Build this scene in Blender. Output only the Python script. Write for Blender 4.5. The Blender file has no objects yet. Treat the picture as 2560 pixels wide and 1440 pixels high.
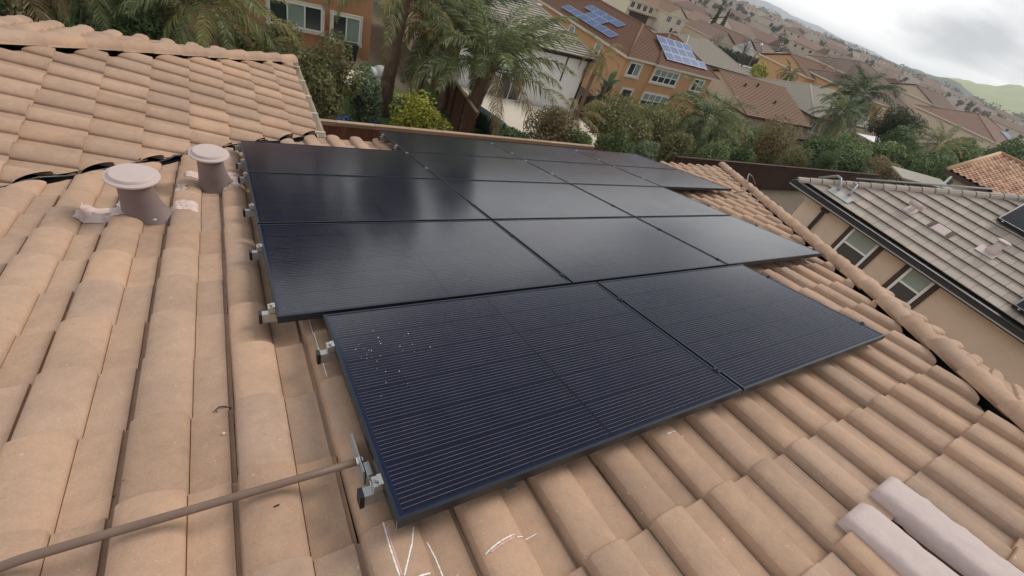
import bpy, bmesh, math, random
import numpy as np
from mathutils import Vector, Matrix
random.seed(7); RNG = np.random.default_rng(11)
SC = bpy.context.scene
COL = SC.collection
R = math.radians
# ------------------------------------------------------------------ camera
CAMZ = 8.5                                   # camera height above our own yard
FPX = 1091.89                                # focal length in pixels of a 2560 wide picture
CR = Vector((0.8483, -0.4357, 0.3013)); CD = Vector((-0.0973, -0.6874, -0.7198)); CF = Vector((0.5205, 0.5813, -0.6254))
cam_d = bpy.data.cameras.new('camera'); cam = bpy.data.objects.new('camera', cam_d); COL.objects.link(cam)
cam_d.sensor_width = 36; cam_d.lens = 36 * FPX / 2560; cam_d.clip_start = 0.03; cam_d.clip_end = 20000
CF.normalize(); CR = (CR - CF * CR.dot(CF)).normalized(); CU = CR.cross(CF) ; CU.normalize()
if CU.dot(CD) > 0: CU = -CU
cam.matrix_world = Matrix(((CR.x, CU.x, -CF.x, 0), (CR.y, CU.y, -CF.y, 0), (CR.z, CU.z, -CF.z, CAMZ), (0, 0, 0, 1)))
SC.camera = cam
def project(p):                              # used only to choose which tiles become separate objects
    q = Vector(p) - Vector((0, 0, CAMZ)); d = q.dot(CF)
    if d < .05: return None
    return 1280 + FPX * q.dot(CR) / d, 720 - FPX * q.dot(CU) / d, d
# ------------------------------------------------------------------ sky and sun (bright overcast)
SKY_SEED = 5.48
SUN_AZ, SUN_EL = R(84), R(42)                # azimuth from +Y towards +X
wd = bpy.data.worlds.new('World'); SC.world = wd; wd.use_nodes = True
nt = wd.node_tree; nt.nodes.clear()
def N(t, **k):
    n = nt.nodes.new(t)
    for a, b in k.items(): setattr(n, a, b)
    return n
def L(a, b): nt.links.new(a, b)
def MATH(op, a, b=None, c=None):
    n = N('ShaderNodeMath', operation=op)
    for i, v in enumerate((a, b, c)):
        if v is None: continue
        if isinstance(v, (int, float)): n.inputs[i].default_value = v
        else: L(v, n.inputs[i])
    return n.outputs[0]
def RAMP(fac, stops, interp='LINEAR'):
    n = N('ShaderNodeValToRGB'); cr = n.color_ramp; cr.interpolation = interp
    while len(cr.elements) < len(stops): cr.elements.new(.5)
    for e, (p, c) in zip(cr.elements, stops): e.position = p; e.color = (*c, 1)
    L(fac, n.inputs[0]); return n.outputs[0]
sky = N('ShaderNodeTexSky', sky_type='NISHITA', sun_disc=False, sun_elevation=SUN_EL, sun_rotation=SUN_AZ, air_density=1.5, dust_density=3)
tc = N('ShaderNodeTexCoord'); sep = N('ShaderNodeSeparateXYZ'); L(tc.outputs['Generated'], sep.inputs[0])
zc = MATH('MAXIMUM', sep.outputs[2], 0.0)
zz = MATH('ADD', zc, 0.16)
cmb = N('ShaderNodeCombineXYZ'); L(MATH('DIVIDE', sep.outputs[0], zz), cmb.inputs[0]); L(MATH('DIVIDE', sep.outputs[1], zz), cmb.inputs[1])
no = N('ShaderNodeTexNoise'); no.inputs['Scale'].default_value = .8; no.inputs['Detail'].default_value = 5; no.inputs['Roughness'].default_value = .5; no.inputs['Distortion'].default_value = .5
cmb.inputs[2].default_value = SKY_SEED
L(cmb.outputs[0], no.inputs['Vector'])
# thicker, greyer cloud above the bright strip along the horizon
mp = N('ShaderNodeMapping'); mp.inputs['Location'].default_value = (SKY_SEED, 0, 0); mp.inputs['Scale'].default_value = (1, 1, 2.6); L(tc.outputs['Generated'], mp.inputs[0])
n2 = N('ShaderNodeTexNoise'); n2.inputs['Scale'].default_value = 2.6; n2.inputs['Detail'].default_value = 6; n2.inputs['Roughness'].default_value = .5; L(mp.outputs[0], n2.inputs['Vector'])
t = MATH('ADD', MATH('ADD', MATH('MULTIPLY', MATH('SUBTRACT', n2.outputs['Fac'], .5), .30), MATH('MULTIPLY', MATH('SUBTRACT', no.outputs['Fac'], .5), .14)), MATH('ADD', zc, MATH('MULTIPLY', MATH('SUBTRACT', sep.outputs[0], .78), .35)))
cl = RAMP(t, [(0.0, (1.22, 1.25, 1.28)), (.05, (1.45, 1.45, 1.45)), (.105, (1.32, 1.33, 1.34)), (.165, (.60, .63, .68)), (.23, (.34, .365, .41)), (.45, (.30, .32, .36)), (.62, (.56, .58, .62)), (.80, (.82, .84, .87)), (1.0, (.92, .93, .95))])
mx = N('ShaderNodeMix', data_type='RGBA'); mx.inputs[0].default_value = .06
sk = N('ShaderNodeVectorMath', operation='SCALE'); sk.inputs['Scale'].default_value = .10; L(sky.outputs[0], sk.inputs[0])
L(cl, mx.inputs[6]); L(sk.outputs[0], mx.inputs[7])
bg = N('ShaderNodeBackground'); bg.inputs[1].default_value = .59; L(mx.outputs[2], bg.inputs[0])
wo = N('ShaderNodeOutputWorld'); L(bg.outputs[0], wo.inputs[0])
sd = bpy.data.lights.new('sun', 'SUN'); sd.energy = 1.5; sd.angle = R(24); sd.color = (1, .95, .88)
so = bpy.data.objects.new('sun', sd); COL.objects.link(so)
so.rotation_euler = Vector((-math.sin(SUN_AZ) * math.cos(SUN_EL), -math.cos(SUN_AZ) * math.cos(SUN_EL), -math.sin(SUN_EL))).to_track_quat('-Z', 'Y').to_euler()
vs = SC.view_settings; vs.view_transform = 'Standard'; vs.look = 'None'; vs.gamma = 1; vs.use_curve_mapping = False
vs.exposure = 0.78
SC.cycles.max_bounces = 8; SC.cycles.transparent_max_bounces = 8; SC.cycles.volume_bounces = 1; SC.cycles.diffuse_bounces = 3; SC.cycles.glossy_bounces = 3
# ------------------------------------------------------------------ materials
def mat(name, col, rough=.8, var=.12, scale=4, bump=0, bscale=40, rnd=0, hue=None, spec=.3, metal=0, detail=6, fine=0):
    """principled with two scales of noise; rnd = colour spread between objects / pieces (attribute tint)"""
    global nt
    m = bpy.data.materials.new(name); m.use_nodes = True; nt = m.node_tree; nt.nodes.clear()
    out = N('ShaderNodeOutputMaterial'); p = N('ShaderNodeBsdfPrincipled'); L(p.outputs[0], out.inputs[0])
    p.inputs['Roughness'].default_value = rough; p.inputs['Metallic'].default_value = metal; p.inputs['Specular IOR Level'].default_value = spec
    geo = N('ShaderNodeNewGeometry')
    n1 = N('ShaderNodeTexNoise'); n1.inputs['Scale'].default_value = scale; n1.inputs['Detail'].default_value = detail; n1.inputs['Roughness'].default_value = .6
    L(geo.outputs['Position'], n1.inputs['Vector'])
    f = MATH('MULTIPLY', MATH('SUBTRACT', n1.outputs['Fac'], .5), var * 3)
    if fine:
        n2 = N('ShaderNodeTexNoise'); n2.inputs['Scale'].default_value = scale * 28; n2.inputs['Detail'].default_value = 3; L(geo.outputs['Position'], n2.inputs['Vector'])
        f = MATH('ADD', f, MATH('MULTIPLY', MATH('SUBTRACT', n2.outputs['Fac'], .5), fine * 3))
    val = MATH('ADD', 1.0, f)
    base = N('ShaderNodeRGB'); base.outputs[0].default_value = (*col, 1); src = base.outputs[0]
    if rnd:
        oi = N('ShaderNodeObjectInfo'); at = N('ShaderNodeAttribute', attribute_name='tint')
        rr = MATH('FRACT', MATH('ADD', oi.outputs['Random'], at.outputs['Fac']))
        val = MATH('MULTIPLY', val, MATH('ADD', 1 - rnd, MATH('MULTIPLY', rr, 2 * rnd)))
        if hue:
            r2 = MATH('FRACT', MATH('MULTIPLY', rr, 7.31)); mh = N('ShaderNodeMix', data_type='RGBA'); L(r2, mh.inputs[0]); L(src, mh.inputs[6]); mh.inputs[7].default_value = (*hue, 1); src = mh.outputs[2]
    vm = N('ShaderNodeVectorMath', operation='SCALE'); L(src, vm.inputs[0]); L(val, vm.inputs['Scale']); L(vm.outputs[0], p.inputs['Base Color'])
    if bump:
        nb = N('ShaderNodeTexNoise'); nb.inputs['Scale'].default_value = bscale; nb.inputs['Detail'].default_value = 4; L(geo.outputs['Position'], nb.inputs['Vector'])
        b = N('ShaderNodeBump'); b.inputs['Strength'].default_value = bump; b.inputs['Distance'].default_value = .02; L(nb.outputs['Fac'], b.inputs['Height']); L(b.outputs[0], p.inputs['Normal'])
    m['p'] = p.name
    return m
def leafmat(name, col, col2, rough=.6, trans=.32):
    col, col2 = tuple(c * 1.15 for c in col), tuple(c * 1.5 for c in col2)
    global nt
    m = bpy.data.materials.new(name); m.use_nodes = True; nt = m.node_tree; nt.nodes.clear()
    out = N('ShaderNodeOutputMaterial'); p = N('ShaderNodeBsdfPrincipled'); p.inputs['Roughness'].default_value = rough; p.inputs['Specular IOR Level'].default_value = .25
    at = N('ShaderNodeAttribute', attribute_name='tint'); oi = N('ShaderNodeObjectInfo')
    r2 = MATH('FRACT', MATH('ADD', at.outputs['Fac'], MATH('MULTIPLY', oi.outputs['Random'], .35)))
    mh = N('ShaderNodeMix', data_type='RGBA'); L(r2, mh.inputs[0]); mh.inputs[6].default_value = (*col, 1); mh.inputs[7].default_value = (*col2, 1)
    L(mh.outputs[2], p.inputs['Base Color'])
    tr = N('ShaderNodeBsdfTranslucent'); L(mh.outputs[2], tr.inputs[0]); ms = N('ShaderNodeMixShader'); ms.inputs[0].default_value = trans
    L(p.outputs[0], ms.inputs[1]); L(tr.outputs[0], ms.inputs[2]); L(ms.outputs[0], out.inputs[0])
    return m
M = {}
def tile_material(name, c1, c2, c3):
    """concrete roof tile: per tile colour, weather blotches, sandy grain, pale flecks and dark spots"""
    global nt
    m = bpy.data.materials.new(name); m.use_nodes = True; nt = m.node_tree; nt.nodes.clear()
    out = N('ShaderNodeOutputMaterial'); p = N('ShaderNodeBsdfPrincipled'); L(p.outputs[0], out.inputs[0]); p.inputs['Roughness'].default_value = .9; p.inputs['Specular IOR Level'].default_value = .2
    geo = N('ShaderNodeNewGeometry'); oi = N('ShaderNodeObjectInfo'); at = N('ShaderNodeAttribute', attribute_name='tint')
    rr = MATH('FRACT', MATH('ADD', oi.outputs['Random'], at.outputs['Fac'])); r2 = MATH('FRACT', MATH('MULTIPLY', rr, 13.7))
    def noise(s, d=5, ro=.6):
        n = N('ShaderNodeTexNoise'); n.inputs['Scale'].default_value = s; n.inputs['Detail'].default_value = d; n.inputs['Roughness'].default_value = ro; L(geo.outputs['Position'], n.inputs['Vector']); return n.outputs['Fac']
    def mixc(f, a, b):
        n = N('ShaderNodeMix', data_type='RGBA'); L(f, n.inputs[0])
        for v, i in ((a, 6), (b, 7)):
            if isinstance(v, tuple): n.inputs[i].default_value = (*v, 1)
            else: L(v, n.inputs[i])
        return n.outputs[2]
    base = mixc(r2, c1, c2)
    bl = RAMP(noise(3.6, 7, .68), [(.42, (0, 0, 0)), (.66, (1, 1, 1))])
    base = mixc(MATH('MULTIPLY', bl, .62), base, c3)
    val = MATH('ADD', .88, MATH('MULTIPLY', rr, .22))
    val = MATH('ADD', val, MATH('MULTIPLY', MATH('SUBTRACT', noise(170, 3), .5), .36))
    val = MATH('ADD', val, MATH('MULTIPLY', MATH('SUBTRACT', noise(22, 5), .5), .30))
    fl = RAMP(noise(62, 2, .5), [(.735, (0, 0, 0)), (.76, (1, 1, 1))])          # pale mortar flecks
    dk = RAMP(noise(47, 3, .6), [(.245, (1, 1, 1)), (.275, (0, 0, 0))])         # dark specks
    vm = N('ShaderNodeVectorMath', operation='SCALE'); L(base, vm.inputs[0]); L(val, vm.inputs['Scale'])
    c = mixc(MATH('MULTIPLY', fl, .5), vm.outputs[0], (.62, .53, .42)); c = mixc(MATH('MULTIPLY', dk, .55), c, (.10, .075, .055))
    L(c, p.inputs['Base Color'])
    b = N('ShaderNodeBump'); b.inputs['Strength'].default_value = .35; b.inputs['Distance'].default_value = .004; L(MATH('ADD', noise(120, 4), MATH('MULTIPLY', noise(14, 4), 2.2)), b.inputs['Height']); L(b.outputs[0], p.inputs['Normal'])
    return m
M['tile'] = tile_material('sand roof tile', (.465, .302, .202), (.415, .288, .210), (.325, .222, .160))
M['under'] = mat('black underlayment', (.012, .012, .014), .6, .2)
M['black'] = mat('black metal', (.012, .013, .016), .35, .1, spec=.5)
M['frame'] = mat('dark anodised frame', (.045, .052, .062), .38, .1, metal=.75, spec=.5)
M['alu'] = mat('bare aluminium', (.55, .55, .54), .35, .12, metal=.85)
M['galv'] = mat('galvanised steel', (.42, .45, .45), .45, .15, 12, metal=.6)
M['conduit'] = mat('brown painted conduit', (.185, .125, .095), .5, .18, 9, fine=.06)
M['pink'] = mat('pinkish grey primer', (.50, .40, .375), .7, .09, 14, bump=.25, bscale=30, fine=.04)
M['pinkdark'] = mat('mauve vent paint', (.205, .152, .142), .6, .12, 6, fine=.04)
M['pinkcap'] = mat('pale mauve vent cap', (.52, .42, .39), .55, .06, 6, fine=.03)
M['mortar'] = mat('pinkish smeared mortar', (.60, .455, .40), .9, .25, 16, bump=.9, bscale=26, fine=.08)
M['cream'] = mat('cream gutter paint', (.62, .55, .44), .45, .08)
M['chalk'] = mat('white chalk', (.78, .74, .70), .95, .25, 60)
M['chalkpink'] = mat('pink chalk', (.72, .40, .36), .95, .2, 60)
M['dirt'] = mat('dark grime', (.10, .075, .055), .95, .3, 60)
M['stucco'] = mat('tan stucco', (.66, .51, .385), .95, .08, 2, bump=.4, bscale=160, fine=.05)
M['stuccoB'] = mat('beige stucco', (.56, .46, .35), .95, .06, 2, bump=.3, bscale=120)
M['orange'] = mat('burnt orange stucco', (.54, .285, .155), .95, .09, 1.2, bump=.3, bscale=120, fine=.04)
M['orange2'] = mat('ochre orange stucco', (.56, .325, .165), .95, .08, 1.2, bump=.3, bscale=120, fine=.04)
M['whitewall'] = mat('white stucco', (.84, .83, .81), .9, .06, 1.5, bump=.2, bscale=120)
M['creamwall'] = mat('cream stucco', (.66, .57, .43), .9, .06, 1, bump=.2, bscale=100)
M['trim'] = mat('cream trim', (.66, .58, .46), .7, .06)
M['white'] = mat('white vinyl', (.76, .76, .74), .45, .04)
M['brown'] = mat('dark brown trim', (.075, .048, .036), .7, .1)
M['fascia'] = mat('black brown gutter', (.02, .018, .018), .4, .1, spec=.5)
M['screen'] = mat('window screen glass', (.035, .042, .044), .14, .1, spec=.6)
M['blind'] = mat('glass over green blind', (.26, .32, .28), .12, .1, 3, spec=.6)
M['flat'] = tile_material('flat grey tile', (.40, .345, .285), (.42, .34, .295), (.37, .335, .285))
M['terra'] = mat('terracotta tile', (.20, .108, .073), .9, .22, 6, fine=.16)
M['terraB'] = mat('orange terracotta tile', (.38, .20, .125), .9, .12, 8, rnd=.25, hue=(.45, .29, .19), fine=.08)
M['brownroof'] = mat('red brown roof', (.255, .16, .11), .95, .12, 3, fine=.1)
M['greyroof'] = mat('grey beige roof', (.34, .31, .26), .95, .14, 3, fine=.1)
M['tanroof'] = mat('brown far roof', (.20, .125, .095), .95, .15, 1, rnd=.2, hue=(.19, .135, .11))
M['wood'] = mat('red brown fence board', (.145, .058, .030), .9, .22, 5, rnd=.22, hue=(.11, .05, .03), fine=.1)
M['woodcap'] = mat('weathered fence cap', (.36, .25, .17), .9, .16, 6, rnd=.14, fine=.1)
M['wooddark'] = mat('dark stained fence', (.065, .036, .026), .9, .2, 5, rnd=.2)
M['concrete'] = mat('pale concrete', (.56, .49, .40), .95, .08, 1.5, fine=.05)
M['asphalt'] = mat('grey asphalt', (.16, .155, .15), .95, .1, 1)
M['bark'] = mat('palm trunk bark', (.20, .13, .09), .95, .3, 9, bump=.8, bscale=25, fine=.15)
M['branch'] = mat('grey brown branch', (.13, .095, .075), .95, .2, 9)
M['branchpale'] = mat('pale bare branch', (.24, .19, .155), .95, .2, 9)
M['soil'] = mat('brown soil', (.15, .105, .07), .95, .25, 2, fine=.1)
M['lawn'] = mat('green lawn', (.075, .115, .03), .95, .3, 3, bump=.6, bscale=50, fine=.2)
M['plastic'] = mat('black plastic', (.018, .022, .028), .45, .1, spec=.4)
M['plasticgrey'] = mat('pale grey plastic', (.42, .42, .40), .5, .06)
M['plasticgreen'] = mat('dark green cover', (.010, .04, .035), .5, .2)
M['blue'] = mat('blue tarp', (.02, .10, .32), .4, .2)
M['solarfar'] = mat('blue solar glass', (.07, .11, .235), .12, .05, spec=.9)
M['solardark'] = mat('dark solar glass', (.012, .014, .022), .12, .1, spec=.12)
M['solarline'] = mat('pale panel frame', (.32, .38, .50), .4, .05)
M['carwhite'] = mat('white car paint', (.72, .73, .74), .25, .03, spec=.5)
M['carblue'] = mat('dark blue car paint', (.03, .045, .075), .22, .03, spec=.6)
M['glassdark'] = mat('dark car glass', (.01, .012, .014), .06, .02, spec=.7)
M['tyre'] = mat('tyre', (.012, .012, .012), .8, .1)
M['grey'] = mat('grey paint', (.30, .30, .30), .6, .08)
M['skin'] = mat('skin', (.55, .27, .20), .5, .06, 30)
M['pipegrey'] = mat('grey pvc pipe', (.26, .27, .28), .5, .1)
M['awning'] = mat('white corrugated cover', (.66, .64, .62), .6, .06)
M['iron'] = mat('dark iron', (.03, .026, .024), .6, .1)
M['leafA'] = leafmat('olive leaves', (.07, .082, .028), (.185, .175, .075))
M['leafB'] = leafmat('dark green leaves', (.032, .058, .020), (.095, .135, .05))
M['leafC'] = leafmat('yellow citrus leaves', (.085, .125, .02), (.30, .29, .045))
M['leafD'] = leafmat('sage green leaves', (.085, .125, .065), (.17, .215, .125))
M['leafE'] = leafmat('dry brown leaves', (.125, .095, .05), (.19, .15, .075))
M['leafFarA'] = leafmat('hazy bare twigs', (.10, .083, .062), (.125, .102, .078))
M['leafFarB'] = leafmat('hazy evergreen', (.045, .055, .034), (.07, .08, .05))
M['leafF'] = leafmat('mid green leaves', (.045, .075, .024), (.15, .185, .07))
M['leafK'] = leafmat('cypress needles', (.020, .030, .014), (.045, .055, .026))
M['frond'] = leafmat('palm leaflets', (.05, .075, .026), (.22, .235, .11), .5)
M['frondold'] = leafmat('dry palm leaflets', (.17, .13, .062), (.27, .205, .105), .6)
M['frondy'] = leafmat('yellow palm leaflets', (.15, .145, .05), (.26, .23, .09), .6)
M['frondd'] = leafmat('dark palm leaflets', (.035, .062, .03), (.12, .15, .075), .5)
# ------------------------------------------------------------------ mesh helpers
class MB:
    def __init__(s): s.v = []; s.f = []
    def add(s, vs, fs):
        o = len(s.v); s.v += [tuple(p) for p in vs]; s.f += [tuple(i + o for i in f) for f in fs]; return s
    def quad(s, a, b, c, d): return s.add([a, b, c, d], [(0, 1, 2, 3)])
    def box(s, x0, x1, y0, y1, z0, z1):
        return s.add([(x, y, z) for z in (z0, z1) for y in (y0, y1) for x in (x0, x1)], [(0, 2, 3, 1), (4, 5, 7, 6), (0, 1, 5, 4), (2, 6, 7, 3), (0, 4, 6, 2), (1, 3, 7, 5)])
    def obox(s, o, ax, ay, az):                       # box from corner o with edge vectors
        o, ax, ay, az = map(Vector, (o, ax, ay, az))
        vs = [o + ax * i + ay * j + az * k for k in (0, 1) for j in (0, 1) for i in (0, 1)]
        return s.add(vs, [(0, 2, 3, 1), (4, 5, 7, 6), (0, 1, 5, 4), (2, 6, 7, 3), (0, 4, 6, 2), (1, 3, 7, 5)])
    def tube(s, pts, rad, n=8, cap=True):
        pts = [Vector(p) for p in pts]; rad = rad if isinstance(rad, (list, tuple)) else [rad] * len(pts)
        d0 = (pts[1] - pts[0]).normalized(); ref = Vector((0, 0, 1)) if abs(d0.z) < .9 else Vector((1, 0, 0)); a = d0.cross(ref).normalized()
        rings = []; o = len(s.v)
        for i, p in enumerate(pts):
            d = (pts[min(i + 1, len(pts) - 1)] - pts[max(i - 1, 0)]).normalized()
            a = (a - d * a.dot(d)); a = a.normalized() if a.length > 1e-6 else d.orthogonal().normalized(); b = d.cross(a)
            s.v += [tuple(p + (a * math.cos(2 * math.pi * k / n) + b * math.sin(2 * math.pi * k / n)) * rad[i]) for k in range(n)]
        for i in range(len(pts) - 1):
            for k in range(n): s.f.append((o + i * n + k, o + i * n + (k + 1) % n, o + (i + 1) * n + (k + 1) % n, o + (i + 1) * n + k))
        if cap: s.f.append(tuple(o + k for k in range(n))[::-1]); s.f.append(tuple(o + (len(pts) - 1) * n + k for k in range(n)))
        return s
    def lathe(s, prof, n=24, c=(0, 0, 0), cap=True):   # prof: (r, z)
        o = len(s.v)
        for r, z in prof: s.v += [(c[0] + r * math.cos(2 * math.pi * k / n), c[1] + r * math.sin(2 * math.pi * k / n), c[2] + z) for k in range(n)]
        for i in range(len(prof) - 1):
            for k in range(n): s.f.append((o + i * n + k, o + i * n + (k + 1) % n, o + (i + 1) * n + (k + 1) % n, o + (i + 1) * n + k))
        if cap: s.f.append(tuple(o + k for k in range(n))[::-1]); s.f.append(tuple(o + (len(prof) - 1) * n + k for k in range(n)))
        return s
    def prism(s, poly, ext):                          # planar polygon extruded by vector
        n = len(poly); e = Vector(ext); p = [Vector(q) for q in poly]
        return s.add(p + [q + e for q in p], [tuple(range(n))[::-1], tuple(range(n, 2 * n))] + [(i, (i + 1) % n, n + (i + 1) % n, n + i) for i in range(n)])
    def mesh(s, name, m, smooth=False, tint=None):
        me = bpy.data.meshes.new(name); me.from_pydata(s.v, [], s.f); me.update()
        if m: me.materials.append(m)
        if smooth: me.polygons.foreach_set('use_smooth', [True] * len(me.polygons))
        if tint is not None: me.attributes.new('tint', 'FLOAT', 'FACE').data.foreach_set('value', np.asarray(tint, dtype=np.float32))
        return me
    def build(s, name, m, parent=None, smooth=False, bevel=0, tint=None):
        o = link(name, s.mesh(name, m, smooth, tint), parent)
        if bevel: b = o.modifiers.new('bevel', 'BEVEL'); b.width = bevel; b.segments = 2; b.limit_method = 'ANGLE'
        return o
def link(name, me, parent=None, mw=None):
    o = bpy.data.objects.new(name, me); COL.objects.link(o)
    if parent: o.parent = parent
    if mw is not None: o.matrix_basis = mw
    return o
def tag(o, label=None, cat=None, group=None, kind=None):
    for k, v in (('label', label), ('category', cat), ('group', group), ('kind', kind)):
        if v: o[k] = v
    return o
def thing(name, label, cat, loc=(0, 0, 0), rz=0, group=None, mw=None):
    o = bpy.data.objects.new(name, None); COL.objects.link(o); o.empty_display_size = .2
    if mw is not None: o.matrix_basis = mw
    else: o.location = loc; o.rotation_euler = (0, 0, rz)
    return tag(o, label, cat, group)
def structure(name, mb, m, smooth=False): return tag(mb.build(name, m, None, smooth), kind='structure')
def copy_tree(o, parent=None):
    c = o.copy(); COL.objects.link(c); c.parent = parent
    for ch in list(o.children): copy_tree(ch, c)
    return c
def np_mesh(name, V, F, m, tint=None, smooth=False):   # V (n,3), F (k,4) or (k,3)
    me = bpy.data.meshes.new(name); nV, nF, w = len(V), len(F), F.shape[1]
    me.vertices.add(nV); me.vertices.foreach_set('co', V.astype(np.float32).ravel())
    me.loops.add(nF * w); me.loops.foreach_set('vertex_index', F.astype(np.int32).ravel())
    me.polygons.add(nF); me.polygons.foreach_set('loop_start', np.arange(0, nF * w, w, dtype=np.int32)); me.polygons.foreach_set('loop_total', np.full(nF, w, dtype=np.int32))
    if tint is not None: me.attributes.new('tint', 'FLOAT', 'FACE').data.foreach_set('value', tint.astype(np.float32))
    me.materials.append(m); me.update(calc_edges=True); me.validate()
    if smooth: me.polygons.foreach_set('use_smooth', [True] * nF)
    return me
def sstep(t): t = min(1, max(0, t)); return t * t * (3 - 2 * t)
def ground(x, y):
    r = math.hypot(x, y)
    z = -1.5 * sstep((y - 14.5) / 15) - 2.4 * sstep((x - 6) / 36) * sstep((y - 14.5) / 8) - 1.2 * sstep((r - 60) / 80)
    z += .0165 * max(0, min(r, 1250) - 240) - .012 * max(0, r - 1250) * (r < 2600) - .012 * 1350 * (r >= 2600)
    return z
# ------------------------------------------------------------------ terrain, hills, road
def build_terrain():
    rr = [0, 4, 8, 12, 14, 15.5, 17, 19, 22, 25, 28, 32, 36, 40, 46, 54, 62, 72, 84, 98, 115, 135, 160, 190, 220, 260, 310, 370, 440, 520, 620, 740, 880, 1020, 1150, 1250, 1400, 1700, 2200, 2600, 3500, 5000, 7500, 11000]
    n = 180; V = [(0, 0, ground(0, 0))]; F = []
    for r in rr[1:]:
        for k in range(n):
            a = 2 * math.pi * k / n; x, y = r * math.sin(a), r * math.cos(a)
            z = ground(x, y) + (math.sin(x * .013) * math.cos(y * .017) * 3.0 * sstep((r - 350) / 400) if r < 1400 else 0)
            V.append((x, y, z))
    for k in range(n): F.append((0, 1 + (k + 1) % n, 1 + k))
    for i in range(len(rr) - 2):
        for k in range(n): F.append((1 + i * n + k, 1 + i * n + (k + 1) % n, 1 + (i + 1) * n + (k + 1) % n, 1 + (i + 1) * n + k))
    mb = MB(); mb.v = V; mb.f = F
    M['earth'] = mat('dry brown ground', (.135, .105, .072), .95, .3, .08, fine=.2)
    structure('ground', mb, M['earth'], True)
build_terrain()
def hill(name, r, az0, az1, prof, m, depth):
    mb = MB(); n = 72; rows = 7; V = []
    for j in range(rows):
        t = j / (rows - 1)
        for i in range(n + 1):
            a = R(az0 + (az1 - az0) * i / n); h = np.interp(az0 + (az1 - az0) * i / n, [p[0] for p in prof], [p[1] for p in prof]) * r
            h *= 1 + .10 * math.sin(i * .9 + j) + .05 * math.sin(i * 2.3 + j * 1.7)
            rr = r - depth + depth * t; base = -18
            V.append((rr * math.sin(a), rr * math.cos(a), base + (h + CAMZ - base) * (sstep(t) if t < 1 else 1)))
    o = len(V)
    for i in range(n + 1):
        a = R(az0 + (az1 - az0) * i / n); V.append(((r + depth) * math.sin(a), (r + depth) * math.cos(a), -18))
    F = [(j * (n + 1) + i, j * (n + 1) + i + 1, (j + 1) * (n + 1) + i + 1, (j + 1) * (n + 1) + i) for j in range(rows) for i in range(n)]
    mb.v = V; mb.f = F; return structure(name, mb, m, True)
M['hilldark'] = mat('cloud shaded hillside', (.060, .075, .045), .95, .35, .012, fine=.2)  # cloud shadow on this slope is put into its dark colour
M['hilllight'] = mat('green grass hillside', (.255, .285, .105), .95, .25, .006, fine=.12)
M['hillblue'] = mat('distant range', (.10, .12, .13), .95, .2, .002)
hill('hill', 1900, 60, 88, [(60, 0), (64, .003), (67, .0065), (69.5, .0095), (71.5, .0135), (72.6, .0135), (74, .006), (76, -.004), (80, -.012), (88, -.015)], M['hilldark'], 500)
hill('hill', 2700, 66, 110, [(66, 0), (70, .008), (72, .0165), (74, .026), (76, .0345), (79, .041), (84, .045), (92, .04), (104, .02), (110, 0)], M['hilllight'], 1000)
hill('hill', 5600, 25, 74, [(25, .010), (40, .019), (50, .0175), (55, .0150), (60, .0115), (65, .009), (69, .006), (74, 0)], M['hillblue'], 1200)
def strip(name, pts, w, m, dz, kind='structure'):
    mb = MB(); V = []
    for i, (x, y) in enumerate(pts):
        a, b = pts[max(i - 1, 0)], pts[min(i + 1, len(pts) - 1)]; d = Vector((b[0] - a[0], b[1] - a[1], 0)).normalized(); nn = Vector((-d.y, d.x, 0))
        for s_ in (-1, 1): q = Vector((x, y, 0)) + nn * s_ * w / 2; V.append((q.x, q.y, ground(q.x, q.y) + dz))
    mb.v = V; mb.f = [(2 * i, 2 * i + 2, 2 * i + 3, 2 * i + 1) for i in range(len(pts) - 1)]
    return tag(mb.build(name, m), kind=kind)
rp = [(20 + i * 8, 88 + .03 * i) for i in range(24)]
strip('road', rp, 9, M['asphalt'], .05)
strip('pavement', [(x, y + 6.2) for x, y in rp], 1.8, M['concrete'], .16); strip('pavement', [(x, y - 6.2) for x, y in rp], 1.8, M['concrete'], .16)
# ------------------------------------------------------------------ our own house: roof slopes, tiles, caps
TH = R(15); CT, ST = math.cos(TH), math.sin(TH)
O = Vector((.114, .409, CAMZ - 1.36))                      # panel-plane origin
U = Vector((1, 0, 0)); V_ = Vector((0, CT, -ST)); N_ = Vector((0, ST, CT))
def frame(o, x, y, z): return Matrix(((x.x, y.x, z.x, o.x), (x.y, y.y, z.y, o.y), (x.z, y.z, z.z, o.z), (0, 0, 0, 1)))
ROOF = frame(O, U, V_, N_)
V0 = O + U * .915 + V_ * 5.847 + N_ * (-.17)                # foot of the valley, at the wing's gutter
WD = Vector((CT, 0, -ST)); WN = Vector((ST, 0, CT)); WX = Vector((0, -1, 0))
WING = frame(V0, WX, WD, WN)
TP, TE, TU0, TV0 = .305, .355, .11, 1.145                   # tile pitch, exposure, grid origin
PAN = -.176; LIP = .027
PP = [(0, -.011), (.0025, -.011), (.004, .004), (.0065, .026), (.0105, .0345), (.020, .041), (.036, .0465), (.062, .051), (.090, .0515), (.120, .047), (.145, .037), (.160, .027), (.170, .016), (.172, .011), (.1727, -.011), (.175, -.011), (.1757, -.004), (.20, -.005), (.24, -.005), (.276, -.001), (.289, .001), (.2905, -.011), (.305, -.011)]
def prof(x):
    for (a, b), (c, d) in zip(PP, PP[1:]):
        if x <= c: return b + (d - b) * (x - a) / (c - a)
    return PP[-1][1]
XS = [p[0] for p in PP]
XS_LO = [0, .004, .010, .030, .090, .145, .172, .1732, .24, .288, .2895, .305]
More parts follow.
